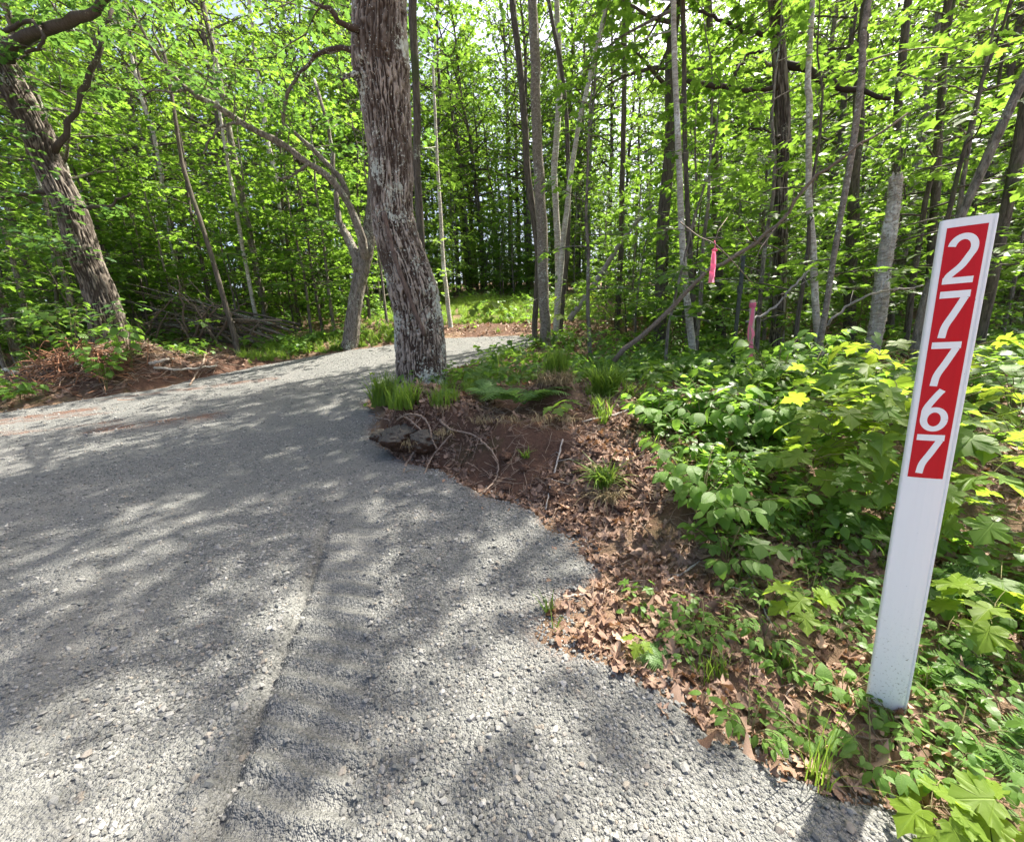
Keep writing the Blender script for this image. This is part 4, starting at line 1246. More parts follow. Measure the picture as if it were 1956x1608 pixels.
inner = [(x * .94, y + .0028) for x, y in prof[::-1]]
ring = prof + inner
n = len(ring)
zs = [-.20, 0.0, .3, .6, .9, 1.2, 1.286, 1.290]
V = [(x * (1 if z < 1.289 else .985), y, z + (.0 if z < 1 else 0)) for z in zs for x, y in ring]
Q = [(k * n + i, k * n + (i + 1) % n, (k + 1) * n + (i + 1) % n, (k + 1) * n + i) for k in range(len(zs) - 1) for i in range(n)]
npf = len(prof); top0 = (len(zs) - 1) * n
Q += [(top0 + i, top0 + i + 1, top0 + n - 2 - i, top0 + n - 1 - i) for i in range(npf - 1)]
me = Geo().add(V, None, Q).mesh('post_body', M['post'], False)
obj('post_body', me, post)
def face_y(x): return float(np.interp(x, [q[0] for q in prof[1:-1]], [q[1] for q in prof[1:-1]]))
def decal(name, polys, mat, lift, th):
    """polys: list of quads strips given as (x, z) points; laid on the face of the post, lift proud of it"""
    g = Geo()
    for quad in polys:
        f = [(x, face_y(x) - lift - th, z) for x, z in quad]; b = [(x, face_y(x) - lift, z) for x, z in quad]
        m_ = len(quad)
        g.add(f + b, [(0, i, i + 1) for i in range(1, m_ - 1)], [(i, m_ + i, m_ + (i + 1) % m_, (i + 1) % m_) for i in range(m_)])
    return obj(name, g.mesh(name, mat, False), post)
xs = np.linspace(-.0335, .0282, 12)
decal('number_panel', [[(xs[i], .712), (xs[i + 1], .712), (xs[i + 1], 1.273), (xs[i], 1.273)] for i in range(11)], M['sign_red'], .0003, .0004)
def strip(pts, w):
    """a stroke of even width as quads"""
    pts = np.array(pts, float); t_ = nrm(np.gradient(pts, axis=0)); nn = np.stack([-t_[:, 1], t_[:, 0]], 1)
    l, r_ = pts + nn * w / 2, pts - nn * w / 2
    return [[tuple(l[i]), tuple(r_[i]), tuple(r_[i + 1]), tuple(l[i + 1])] for i in range(len(pts) - 1)]
def arc(cx, cz, rx, rz_, a0, a1, n=18):
    a = np.radians(np.linspace(a0, a1, n)); return [(cx + rx * math.cos(q), cz + rz_ * math.sin(q)) for q in a]
SW = .0122; sx = 1.0
def digit(ch, z0, z1, xc=-.0048, w=.047):
    H_ = z1 - z0
    x0, x1 = xc - w / 2, xc + w / 2
    if ch == '7':
        dg = smooth_path(np.array([(x1 - SW * .62, z1 - .0135), (xc + .003, z0 + H_ * .52), (xc - .0075, z0 + H_ * .25), (xc - .0105, z0)]), 14)
        P_ = [[(x0, z1 - .0145), (x1, z1 - .0145), (x1, z1), (x0, z1)]] + strip(dg, SW * 1.02)
        # split the bar so that it follows the face
        P_ = [[(x0 + w * i / 8, z1 - .0145), (x0 + w * (i + 1) / 8, z1 - .0145), (x0 + w * (i + 1) / 8, z1), (x0 + w * i / 8, z1)] for i in range(8)] + P_[1:]
        return P_
    if ch == '2':
        rz_ = H_ * .265
        top = arc(xc, z1 - rz_ - .001, w / 2 - SW / 2, rz_ - SW * .5 + .001, 172, -38, 22)
        lead = smooth_path(np.array([top[-1], (xc + .002, z0 + H_ * .36), (x0 + SW * .75, z0 + H_ * .17), (x0 + SW * .52, z0 + .004)]), 14)
        P_ = strip(np.array(top + [tuple(q) for q in lead[1:]]), SW)
        return P_ + [[(x0 + w * i / 8, z0), (x0 + w * (i + 1) / 8, z0), (x0 + w * (i + 1) / 8, z0 + .0130), (x0 + w * i / 8, z0 + .0130)] for i in range(8)]
    if ch == '6':
        rz_ = H_ * .295
        loop = arc(xc, z0 + rz_, w / 2 - SW / 2, rz_ - SW / 2, 0, 360, 34)
        tail = smooth_path(np.array([(xc - w / 2 + SW * .52, z0 + rz_ * 1.15), (xc - w * .33, z0 + H_ * .56), (xc - .002, z0 + H_ * .86), (xc + .006, z1)]), 14)
        return strip(loop, SW) + strip(tail, SW)
for ch, z0, z1 in (('2', 1.158, 1.259), ('7', 1.043, 1.143), ('7', .935, 1.034), ('6', .828, .926), ('7', .7235, .820)):
    P_ = digit(ch, z0, z1)
    if ch == '6':
        decal('digit', P_[:33], M['sign_white'], .0009, .0004)
        d_ = [o for o in post.children if o.name.startswith('digit')][-1]
        g = Geo()
        for quad in P_[33:]:
            f = [(x, face_y(x) - .0015, z) for x, z in quad]; b = [(x, face_y(x) - .0009, z) for x, z in quad]
            g.add(f + b, [(0, 1, 2), (0, 2, 3)], [(i, 4 + i, 4 + (i + 1) % 4, (i + 1) % 4) for i in range(4)])
        obj('digit_tail', g.mesh('digit_tail', M['sign_white'], False), d_)
    else: decal('digit', P_, M['sign_white'], .0009, .0004)

# ------------------------------------------------------------------ stake, steel post and ribbons
M['pink'] = leaf_mat('pink_flagging_tape', (.82, .20, .36), (.88, .28, .42), (.95, .28, .42), .5, .4)
M['stake'] = plain('stake_wood', (.42, .35, .26), .8, .2, .2, 60, .004)
M['steel_green'] = plain('green_painted_steel', (.006, .020, .015), .45, .5, .2)
def upright(px0, py0, px1, py1, Y):
    return P(px0, py0, Y), P(px1, py1, Y)
Yw = 3.35
b0, b1 = upright(1431, 735, 1438, 573, Yw)
b0 = on_ground(b0[0], b0[1])
st = thing('survey_stake', 'wooden survey stake with pink ribbon tied round its top', 'stake', b0)
ax = nrm(b1 - b0); X_ = nrm(np.cross([0, 1, .0], ax)); Y_ = np.cross(ax, X_)
Ls = np.linalg.norm(b1 - b0)
g = Geo().box(ax * (Ls / 2 - .05), (.019, .009, Ls / 2 + .05), (X_, Y_, ax))
obj('shaft', g.mesh('shaft', M['stake'], False), st)
def ribbon(name, top, length, width, dirx, seed, parent=None, base=None, label=None, tails=2, sway=.02):
    rng = np.random.default_rng(seed)
    g = Geo()
    for k in range(tails):
        n = 14; L = length * (1 - .2 * k)
        s = np.linspace(0, 1, n)
        c = top + np.outer(s * L, [0, 0, -1]) + np.outer(np.sin(s * 7 + k + seed) * sway * s + k * .006, nrm(dirx)) + np.outer(.012 * np.sin(s * 9 + 2 * k) * s - .004 * (k + 1), [0, -1, 0])
        tw = .35 * np.sin(s * 5 + k * 2 + seed) * s + .25 * k
        wv = width * (1 - .45 * (1 - s) ** 6)
        d = np.stack([np.cos(tw), np.sin(tw) * .8, np.zeros(n)], 1) * (wv / 2)[:, None]
        V = np.vstack([c - d, c + d]) - (base if base is not None else 0)
        g.add(V, None, [(i, i + 1, n + i + 1, n + i) for i in range(n - 1)])
    return g
g = ribbon('ribbon', b0 + ax * (Ls - .03) - Y_ * .014, .46, .034, X_, 2, base=b0)
n0 = b0 + ax * (Ls - .035)
for q in range(3):
    c = ax * (Ls - .03 - .012 * q)
    g.box(c, (.022, .012, .007), (X_, Y_, ax))
tag(obj('ribbon', g.mesh('ribbon', M['pink'], True), st), 'pink flagging ribbon wrapped round the stake top')

Yt = 3.75
b0, b1 = upright(1394, 738, 1420, 489, Yt)
b0 = on_ground(b0[0], b0[1])
ax = nrm(b1 - b0); X_ = nrm(np.cross([0, 1, .0], ax)); Y_ = np.cross(ax, X_); Ls = np.linalg.norm(b1 - b0)
tp = thing('steel_t_post', 'dark green steel fence post leaning beside the wooden stake', 'fence post', b0)
g = Geo().box(ax * (Ls / 2 - .05) - Y_ * .006, (.017, .002, Ls / 2 + .05), (X_, Y_, ax)).box(ax * (Ls / 2 - .05) + Y_ * .0125, (.002, .016, Ls / 2 + .05), (X_, Y_, ax))
obj('shaft', g.mesh('shaft', M['steel_green'], False), tp)
stud = Geo().box((0, 0, 0), (.006, .004, .008), (X_, Y_, ax)).mesh('stud', M['steel_green'], False)
for q in range(16): obj('stud', stud, tp, ax * (.12 + q * (Ls - .15) / 15) - Y_ * .011)
g = Geo().box(ax * (Ls * .76), (.026, .004, .035), (X_, Y_, ax))
obj('bracket', g.mesh('bracket', M['steel_green'], False), tp)

Yr = 3.15
t0 = P(1364, 480, Yr)
g = ribbon('ribbon', t0, .225, .042, np.array([1.0, 0, 0]), 5, base=t0, tails=2, sway=.01)
g.tube(np.array([[-.02, -.006, .004], [-.01, -.016, .008], [.006, -.018, .008], [.018, -.008, .003]]), [.006, .010, .010, .006], 6)
g.tube(np.array([[0, -.008, 0], [.006, 0, .05], [0, .004, .075]]), [.006, .004, .003], 5)
rb = obj('pink_ribbon', g.mesh('pink_ribbon', M['pink']), None, t0)
tag(rb, 'pink flagging ribbon knotted and hanging from a bare branch', 'ribbon')
g = Geo()
tw = [P(1300, 425, 3.5), P(1335, 452, 3.3), P(1365, 466, 3.15), P(1400, 500, 3.12), P(1440, 545, 3.2)]
pr = smooth_path(np.array(tw), 16); g.tube(pr, np.linspace(.006, .003, 16), 5)
g.tube(np.array([P(1365, 466, 3.15), P(1372, 440, 3.2), P(1390, 415, 3.3)]), [.004, .003, .002], 4)
to_local(g, tw[0]); tag(obj('bare_branch', g.mesh('bare_branch', M['twig']), None, tw[0]), 'bare twig from which the pink ribbon hangs', 'branch')

# ------------------------------------------------------------------ roots, sticks, brush
def ground_path(px, lift=.02, n=None, smooth=True):
    q = np.array([hit(a, b) for a, b in px])
    v = nrm(CAMP - q)
    q = q + v * lift
    return smooth_path(q, n or len(px) * 6) if smooth else q
def lay(name, label, cat, px, r0, r1, mat, lift=.02, group=None, sides=7, knob=.12, twigs=0, seed=0):
    p = ground_path(px, lift)
    rng = np.random.default_rng(seed + 900)
    n = len(p)
    p = p + rng.normal(0, r0 * .25, p.shape)
    rad = np.linspace(r0, r1, n) * (1 + rng.normal(0, knob, n))
    g = Geo().tube(p, np.maximum(rad, .0015), sides)
    for k in range(twigs):
        i = rng.integers(2, n - 1); d = nrm(rng.normal(0, 1, 3) * [1, .6, .5]); L = rng.uniform(.05, .18)
        g.tube(np.array([p[i], p[i] + d * L * .6 + rng.normal(0, .01, 3), p[i] + d * L + [0, 0, -.02]]), [rad[i] * .5, rad[i] * .35, .001], 4)
    b = p[0].copy(); to_local(g, b)
    return tag(obj(name, g.mesh(name, mat), None, b), label, cat, group)
RT = M['root']
lay('exposed_root', 'short pale root stub lying on the gravel at the bank tip', 'root', [(705, 795), (722, 798), (746, 803)], .013, .008, RT, .03, twigs=2, seed=1)
lay('exposed_root', 'pale root arching over the gravel-dusted clod at the bank tip', 'root', [(759, 803), (776, 795), (797, 793), (813, 804), (821, 820), (826, 842), (836, 860)], .011, .006, RT, .07, twigs=3, seed=2)
lay('exposed_root', 'forked pale root slanting down across the clod face', 'root', [(776, 796), (795, 815), (819, 835), (830, 848)], .009, .005, RT, .08, twigs=3, seed=3)
lay('exposed_root', 'thick pale root reaching down from the clod onto the gravel', 'root', [(810, 836), (801, 853), (780, 880), (770, 906)], .013, .009, RT, .06, twigs=2, seed=4)
lay('exposed_root', 'thin root slanting down to the gravel right of the thick one', 'root', [(864, 829), (837, 861), (823, 880), (810, 906)], .008, .006, RT, .05, twigs=2, seed=5)
lay('exposed_root', 'long curved pale root sweeping along the soil bank to the leaves', 'root', [(840, 806), (864, 823), (903, 831), (925, 849), (944, 870), (952, 894), (944, 919), (923, 943)], .010, .005, RT, .03, twigs=6, seed=6)
lay('fallen_stick', 'thin pale forked stick running down the bank among dead leaves', 'stick', [(1075, 839), (1062, 894), (1050, 935), (1043, 975)], .006, .004, M['weathered'], .02, twigs=4, seed=7)
lay('fallen_stick', 'grey stick pointing onto the gravel from the lower soil patch', 'stick', [(1073, 1142), (1130, 1136), (1195, 1127), (1269, 1115), (1337, 1076)], .0055, .004, M['weathered'], .012, knob=.2, twigs=2, seed=8)
lay('fallen_stick', 'lichen-flecked stick in the leaves below the hazel shrub', 'stick', [(1428, 1095), (1450, 1150), (1484, 1218)], .005, .003, M['weathered'], .015, twigs=3, seed=9)
lay('fallen_stick', 'slanting stick on the green bank beside the bushy hummock', 'stick', [(1112, 806), (1173, 793), (1210, 775), (1247, 748)], .009, .005, M['weathered'], .03, twigs=4, seed=10)
lay('fallen_stick', 'dark stick standing out of the bank litter by the hazel shrub', 'stick', [(1215, 850), (1225, 815), (1235, 790)], .008, .006, M['twig'], .05, seed=11)
lay('fallen_stick', 'white rotten stick in the litter at the lower right corner', 'stick', [(1858, 1500), (1880, 1518), (1912, 1540)], .011, .010, M['weathered'], .015, seed=12)
lay('fallen_stick', 'thin crooked twig lying right of the post foot', 'stick', [(1745, 1270), (1775, 1300), (1800, 1340), (1830, 1360)], .003, .002, M['weathered'], .012, twigs=3, seed=13)
def clod(label, px_, py_, rx, ry, rz_, seed, dz=.02, mat='clod'):
    c = hit(px_, py_)
    u, v = np.meshgrid(np.linspace(0, 2 * math.pi, 72, endpoint=False), np.linspace(.02, math.pi - .02, 40))
    d = np.stack([np.cos(u) * np.sin(v), np.sin(u) * np.sin(v), np.cos(v)], -1)
    R = 1 + .15 * fbm(d[..., 0] * 1.6, d[..., 1] * 1.6, d[..., 2] * 1.6, 3, seed) + .10 * fbm(d[..., 0] * 7, d[..., 1] * 7, d[..., 2] * 7, 3, seed + 3)
    V = (d * R[..., None] * [rx, ry, rz_]).reshape(-1, 3)
    q = np.arange(39)[:, None] * 72; j = np.arange(72)[None]; k = ((np.arange(72) + 1) % 72)[None]
    g = Geo().add(V, None, np.stack([q + j, q + 72 + j, q + 72 + k, q + k], -1).reshape(-1, 4), .5)
    c[2] += dz
    return tag(obj('soil_clod', g.mesh('soil_clod', M[mat]), None, c), label, 'soil')
def clod_mat():
    t = NT('gravel_dusted_soil')
    n = t.noise(24, t.pos(), 6, .65); n2 = t.noise(110, t.pos(), 3)
    geo = t.n('NewGeometry'); sp_ = t.n('SeparateXYZ'); t.set(sp_.inputs[0], geo.outputs['Normal'])
    f = t.ramp(t.math('ADD', sp_.outputs[2], t.math('MULTIPLY', t.math('SUBTRACT', n, .5), 1.2)), (.05, .55))
    col = t.mix(f, t.mix(n2, (.045, .026, .017), (.12, .07, .045)), t.mix(n2, (.07, .06, .047), (.165, .15, .125)))
    return t.done(t.principled(col, .95, t.bump(t.math('ADD', n, n2), .9, .02), .15))
M['clod'] = clod_mat()
M['lump'] = plain('crumbly_brown_soil', (.085, .05, .034), .95, .15, .4, 60, .01)
clod('overhanging soil clod dusted with grey gravel at the tip of the bank', 768, 842, .17, .15, .11, 5)
clod('smaller dark clod beside the dusted clod at the gravel edge', 728, 838, .10, .10, .07, 8)
clod('crumbly soil lump under the exposed roots', 815, 850, .13, .12, .10, 11)
rng = np.random.default_rng(55)
for k in range(9):
    a1, b1 = rng.uniform(850, 1200), 0
    b1 = 870 + (a1 - 850) * .22 + rng.normal(0, 22)
    clod('crumbled brown soil lump on the bank face, number %s from the oak' % ['one', 'two', 'three', 'four', 'five', 'six', 'seven', 'eight', 'nine'][k], a1, b1, rng.uniform(.03, .07), rng.uniform(.03, .06), rng.uniform(.02, .045), 30 + k, .0, 'lump')
tuft_later = [(850 + 57 * q + (q * 37) % 23, 800 + (q * 29) % 31, 26 + (q * 17) % 30, .09 + .012 * ((q * 5) % 6), 'fringe of dead grass and roots over the bank lip, number %s from the oak' % w_) for q, w_ in enumerate(['one', 'two', 'three', 'four', 'five'])] + [(762, 862, 120, .13, 'dry root fringe hanging under the dusted clod'), (790, 870, 90, .12, 'dark root fringe beside the thick pale root'), (850, 850, 60, .10, 'thin root fringe below the long curved root')]
# heap of roots and soil left of the drive
lay('broken_log', 'dark broken log end resting on the red root heap', 'log', [(56, 668), (85, 676), (118, 690)], .085, .055, M['redroot'], .10, sides=12, seed=20)
lay('fallen_stick', 'pale broken stick sticking out of the red root heap', 'stick', [(96, 683), (135, 694), (182, 708)], .022, .014, M['weathered'], .14, seed=21)
lay('fallen_stick', 'curved pale stick standing at the right end of the root heap', 'stick', [(396, 655), (390, 690), (378, 712), (362, 736)], .018, .012, M['root'], .12, twigs=2, seed=22)
lay('birch_log', 'straight white pole lying flat right of the root heap', 'log', [(296, 708), (350, 706), (416, 705)], .022, .018, M['bark_pale'], .10, sides=9, seed=23)
lay('fallen_stick', 'grey branch lying low behind the white pole', 'stick', [(285, 700), (320, 688), (378, 675)], .03, .018, M['weathered'], .15, seed=24)
lay('fallen_log', 'reddish log at the left frame edge in the root heap', 'log', [(0, 680), (30, 686), (80, 690)], .07, .05, M['redroot'], .1, sides=10, seed=25)
lay('birch_log', 'white peeling log end at the left frame edge', 'log', [(-12, 712), (10, 710), (32, 714)], .05, .045, M['bark_pale'], .1, sides=10, seed=26)
lay('exposed_root', 'dark root slanting up to the right from the heap', 'root', [(190, 660), (225, 642), (262, 622), (292, 606)], .035, .014, M['twig'], .5, twigs=6, seed=27)
rng = np.random.default_rng(77)
g = Geo()
for k in range(330):
    c = hit(rng.normal(150, 62), rng.normal(705, 22))
    c = c + np.array([0, rng.uniform(-.15, .3), rng.uniform(0, .22)])
    d = nrm(rng.normal(0, 1, 3) * [1, .7, .55]); L = rng.uniform(.15, .7)
    b = rng.normal(0, .12, 3)
    pth = np.array([c - d * L / 2, c - d * L * .2 + b * L, c + d * L * .25 + b * L * .8, c + d * L / 2 + [0, 0, -.03]])
    r0 = rng.uniform(.004, .014)
    g.tube(smooth_path(pth, 7), np.linspace(r0, r0 * .4, 7), 4, cap=False)
tag(obj('root_tangle', g.mesh('root_tangle', M['redroot'])), 'tangle of torn reddish roots heaped at the drive edge', 'roots', kind='stuff')
# thin cut poles stacked behind the heap
for k in range(38):
    x0, y0 = rng.uniform(225, 400), rng.uniform(530, 640)
    x1, y1 = rng.uniform(440, 590), rng.uniform(610, 672)
    wd = rng.uniform(2.2, 5)
    dead_pole('brush_pole', 'thin cut pole in the stack of brush left of the drive', [(x0, y0, wd * .5), ((x0 + x1) / 2, (y0 + y1) / 2 - rng.uniform(0, 10), wd * .8), (x1, y1, wd)], [rng.uniform(10.2, 10.9), 10.3, rng.uniform(9.7, 10.2)],
              M[['bark_dark', 'bark_grey', 'bark_dark', 'twig'][k % 4]], 'pole', 100 + k, 'cut poles stacked left of the drive', 10, .01, 2)
for k in range(14):
    x0, y0 = rng.uniform(230, 480), rng.uniform(560, 640); a = rng.uniform(-2.6, -.4); L = rng.uniform(50, 120)
    dead_pole('brush_branch', 'bare twiggy branch sticking up out of the stacked brush poles', [(x0, y0 + 60, 5), (x0 + math.cos(a) * L * .5, y0 + 40 + math.sin(a) * L * .5, 4), (x0 + math.cos(a) * L, y0 + 40 + math.sin(a) * L, 2)], [10, 9.8, 9.7],
              M['twig'], 'branch', 140 + k, 'bare branches in the brush stack', 10, .015, 5)

# ------------------------------------------------------------------ plants with leaves one can pick apart
def leaf_part(parent, me, p, az, pitch, roll, size, name='leaf'):
    Y_ = np.array([math.cos(az) * math.cos(pitch), math.sin(az) * math.cos(pitch), math.sin(pitch)])
    X_ = nrm(np.cross(Y_, [0, 0, 1.0])); Z_ = np.cross(X_, Y_)
    c, s = math.cos(roll), math.sin(roll)
    X2, Z2 = X_ * c + Z_ * s, Z_ * c - X_ * s
    o = bpy.data.objects.new(name, me); COL.objects.link(o); o.parent = parent
    mm = Matrix.Identity(4)
    for i in range(3): mm[i][0], mm[i][1], mm[i][2], mm[i][3] = X2[i] * size, Y_[i] * size, Z2[i] * size, p[i]
    o.matrix_local = mm
    return o
MP = {k: [me for kk_, me in MAPLE_ME if kk_ == k] for k in ('maple_near', 'maple_young')}

def maple_plant(label, base, h, size, tiers, seed, young=False, spread=.16, lean=(0, 0), name='maple_seedling', group=None, per=4, low=.35):
    rng = np.random.default_rng(seed)
    t = thing(name, label, 'plant', base, group)
    g = Geo()
    n = 7
    zz_ = np.linspace(-.03, h, n)
    st_ = np.column_stack([lean[0] * (zz_ / h) ** 1.5 + rng.normal(0, .006, n), lean[1] * (zz_ / h) ** 1.5 + rng.normal(0, .006, n), zz_])
    rs = .0025 + .006 * h
    g.tube(st_, np.linspace(rs, rs * .45, n), 6)
    az = rng.uniform(0, 6.28)
    mes = MP['maple_young' if young else 'maple_near']
    for k in range(tiers):
        u = low + (1 - low) * (k + 1) / tiers
        p = np.array([np.interp(u * h, zz_, st_[:, i]) for i in range(3)])
        az += 1.57 + rng.normal(0, .3)
        m_ = per if k < tiers - 1 else per + 1
        for q in range(m_):
            a = az + q * 2 * math.pi / m_ + rng.normal(0, .35)
            pl = spread * (1.25 - .6 * u) * rng.uniform(.55, 1.25)
            e = p + np.array([math.cos(a) * pl, math.sin(a) * pl, pl * rng.uniform(.1, .55)])
            g.tube(np.array([p, (p + e) / 2 + [0, 0, .1 * pl], e]), [rs * .35, rs * .28, rs * .22], 4, cap=False)
            leaf_part(t, mes[rng.integers(len(mes))], e, a + rng.normal(0, .3), rng.normal(-.38, .22), rng.normal(0, .25), size * rng.uniform(.7, 1.15))
    obj('stem', g.mesh('stem', M['stem']), t)
    return t

def ovate_plant(label, base, h, size, canes, per, seed, spread=.6, mes=None, name='hazel_shrub', group=None, cat='shrub', arch=.5):
    rng = np.random.default_rng(seed)
    mes = mes or OVATE_ME
    t = thing(name, label, cat, base, group)
    g = Geo()
    for c in range(canes):
        a = c * 2.4 + rng.uniform(0, 1); hh = h * rng.uniform(.55, 1.05); sp = spread * h * rng.uniform(.4, 1.1)
        s = np.linspace(0, 1, 7)
        pth = np.column_stack([np.cos(a) * sp * s ** 1.4, np.sin(a) * sp * s ** 1.4, -.02 + hh * (s * (1 + arch) - arch * s ** 2.2)])
        pth += rng.normal(0, .012 * h, pth.shape) * s[:, None]
        rs = .002 + .0045 * h
        g.tube(pth, np.linspace(rs, rs * .35, 7), 5, cap=False)
        for k in range(per):
            u = .3 + .7 * (k + 1) / per
            p = np.array([np.interp(u, s, pth[:, i]) for i in range(3)])
            la = a + (1.1 if k % 2 else -1.1) * (1.25 - u) + rng.normal(0, .45)
            pl = size * .25
            e = p + np.array([math.cos(la) * pl, math.sin(la) * pl, pl * .2])
            g.tube(np.array([p, e]), [rs * .4, rs * .3], 3, cap=False)
            leaf_part(t, mes[rng.integers(len(mes))], e, la, rng.normal(-.25, .28), rng.normal(0, .3), size * rng.uniform(.65, 1.15))
    obj('stem', g.mesh('stem', M['stem']), t)
    return t

def frond_mesh(seed, n=17):
    rng = np.random.default_rng(seed)
    g = Geo()
    s = np.linspace(0, 1, 14)
    rach = np.column_stack([.03 * np.sin(s * 3), s - .06 * s ** 2, .55 * s - .62 * s ** 2])
    g.tube(rach, np.linspace(.010, .003, 14), 4, cap=False)
    half = [(0, 0)]
    for q in range(1, 8):
        u = q / 8; ww = .15 * (1 - u) ** .7
        half += [(ww, u - .02), (ww * .45, u + .04)]
    half += [(0, 1)]
    tm = fan_leaf(half, .35, .1, .2)
    pos, yd, up, sz = [], [], [], []
    for k in range(n):
        u = .14 + .86 * (k / (n - 1)) ** .9
        L = .30 * math.sin(math.pi * min(1, .22 + .78 * u)) ** .8 + .02
        p = np.array([np.interp(u, s, rach[:, i]) for i in range(3)])
        d = nrm(np.array([np.interp(u, s, np.gradient(rach[:, i])) for i in range(3)]))
        for sd in (-1, 1):
            pos.append(p); sz.append(L * rng.uniform(.92, 1.08))
            yd.append(np.array([sd * .9, .42, 0]) * np.array([1, 1, 1]) + d * [0, .1, .5] + [0, 0, rng.normal(-.10, .06)])
            up.append([0, -d[2], 1])
    g.leaves(tm, np.array(pos), np.array(yd), np.array(up, float), np.array(sz), rng.uniform(.2, .9, len(pos)))
    return g.mesh('frond', M['fern'])
FROND = [frond_mesh(800 + i) for i in range(3)]
def fern(label, base, L, n, seed, group=None, az0=None, arc_=6.28):
    rng = np.random.default_rng(seed)
    t = thing('fern', label, 'fern', base, group)
    for k in range(n):
        a = (rng.uniform(0, 6.28) if az0 is None else az0 - arc_ / 2) + arc_ * k / n + rng.normal(0, .15)
        leaf_part(t, FROND[rng.integers(3)], (0, 0, 0), a, rng.uniform(.15, .5), rng.normal(0, .2), L * rng.uniform(.7, 1.1), 'frond')
    return t

def blades(rng, n, h, spread, w=.004, bend=.6, rad=.03):
    g = Geo()
    k = 5
    s = np.linspace(0, 1, k)
    for i in range(n):
        a = rng.uniform(0, 6.28); L = h * rng.uniform(.5, 1.1); sp = spread * rng.uniform(.1, 1) * L; bd = bend * rng.uniform(.3, 1.3)
        q = rng.uniform(0, 6.28); r0 = rad * math.sqrt(rng.uniform())
        c = np.column_stack([math.cos(q) * r0 + np.cos(a) * sp * s ** 1.6, math.sin(q) * r0 + np.sin(a) * sp * s ** 1.6, -.01 + L * (s - .45 * bd * s ** 2.4)])
        t_ = np.array([-math.sin(a), math.cos(a), 0])
        wd = w * rng.uniform(.6, 1.3) * (1 - s ** 1.5) + .0004
        V = np.vstack([c - t_ * wd[:, None], c + t_ * wd[:, None]])
        g.add(V, None, [(j, j + 1, k + j + 1, k + j) for j in range(k - 1)], rng.uniform())
    return g
def tuft(label, base, n, h, spread, seed, mat='grass', w=.004, bend=.6, rad=.03, group=None, name='grass_tuft'):
    g = blades(np.random.default_rng(seed), n, h, spread, w, bend, rad)
    return tag(obj(name, g.mesh(name, M[mat]), None, base), label, 'grass', group)

# --- grass and ferns along the bank
def at(px, py, dz=-.005):
    q = hit(px, py); q[2] += dz; return q
tuft('lush bright grass clump at the left foot of the big oak', at(745, 768), 420, .50, .6, 1, rad=.22, w=.008, bend=.8)
tuft('smaller grass clump hugging the oak foot on the gravel side', at(778, 775), 200, .30, .6, 2, rad=.16, w=.007)
tuft('dense upright grass clump on top of the shaggy soil hummock', on_ground(.42, 3.60, .0), 340, .33, .38, 3, rad=.10, w=.0065, bend=.5)
tuft('loose arching grass clump right of the shaggy hummock', on_ground(.88, 3.62, .0), 380, .40, .8, 4, rad=.11, w=.0065, bend=.9)
tuft('thin grass clump below the oak roots on the bank top', at(850, 770), 190, .22, .6, 5, rad=.14)
tuft('small yellowish grass clump between oak and fern', at(905, 752), 220, .24, .6, 6, rad=.12)
tuft('straw-coloured dry grass hanging over the shaggy hummock', on_ground(.40, 3.48, .01), 420, .24, 1.25, 7, 'drygrass', .0035, 2.6, .16)
tuft('grass clump hanging half way down the soil bank', at(1155, 925), 180, .24, 1.0, 8, rad=.06, bend=1.5, w=.005)
tuft('dry grass hanging beneath the mid-bank clump', at(1165, 950), 140, .2, 1.1, 9, 'drygrass', .003, 2.4, .07)
tuft('small grass sprout at the gravel edge by the grey stick', at(1052, 1172), 26, .11, .7, 10, w=.002, rad=.02)
tuft('second tiny grass sprout on the gravel edge', at(1062, 1205), 16, .07, .9, 11, w=.002, rad=.02)
tuft('long pale grass stems in the litter below the oval leaf', at(1560, 1500), 26, .22, .8, 12, w=.0016, rad=.03, bend=.4)
tuft('pale wiry grass stems in the litter above the shadow', at(1345, 1300), 24, .17, .6, 13, w=.0015, rad=.03, bend=.4)
tuft('grass sprig at the foot of the bank under the thin stick', at(1005, 870), 40, .1, 1.0, 14, rad=.03, bend=1.2)
tuft('grass under the hazel shrub beside the dark hollow', at(1450, 1010), 60, .2, .9, 15, rad=.05, bend=1.2)
tuft('wide soft grass patch behind the arching clump', at(1230, 700), 300, .25, .7, 16, rad=.32)
tuft('sunlit grass at the foot of the green steel post', at(1360, 722), 200, .26, .7, 17, rad=.22)
tuft('grass clump right of the hanging straw', at(1140, 775), 80, .18, .9, 18, rad=.06, bend=1.1)
for k, (a_1, b_1, n_1, h_1, l_1) in enumerate(tuft_later):
    q = at(a_1, b_1 - 12); q = q + nrm(CAMP - q) * .06
    tuft(l_1, q + np.array([0, 0, .05]), n_1, h_1, 1.0, 60 + k, 'drygrass', .0022, 3.0, .09, name='root_fringe')
fern('large green fern on the bank between oak and hummock', at(1000, 772), .52, 7, 21, az0=-.6, arc_=4.2)
fern('smaller pale fern just left of the large bank fern', at(945, 762), .42, 6, 22)
fern('little fern growing against the oak foot', at(830, 760), .26, 4, 23, az0=1.7, arc_=2.5)
fern('fern behind the number post at the right frame edge', at(1925, 1180), .30, 6, 24)
fern('fern low in the litter right of the post foot', at(1875, 1330), .20, 5, 25)
fern('small fern lying at the gravel edge below the soil patch', at(1275, 1275), .13, 3, 26, az0=2.6, arc_=1.6)
fern('pale fern at the lower right frame edge', at(1900, 1420), .16, 4, 27)

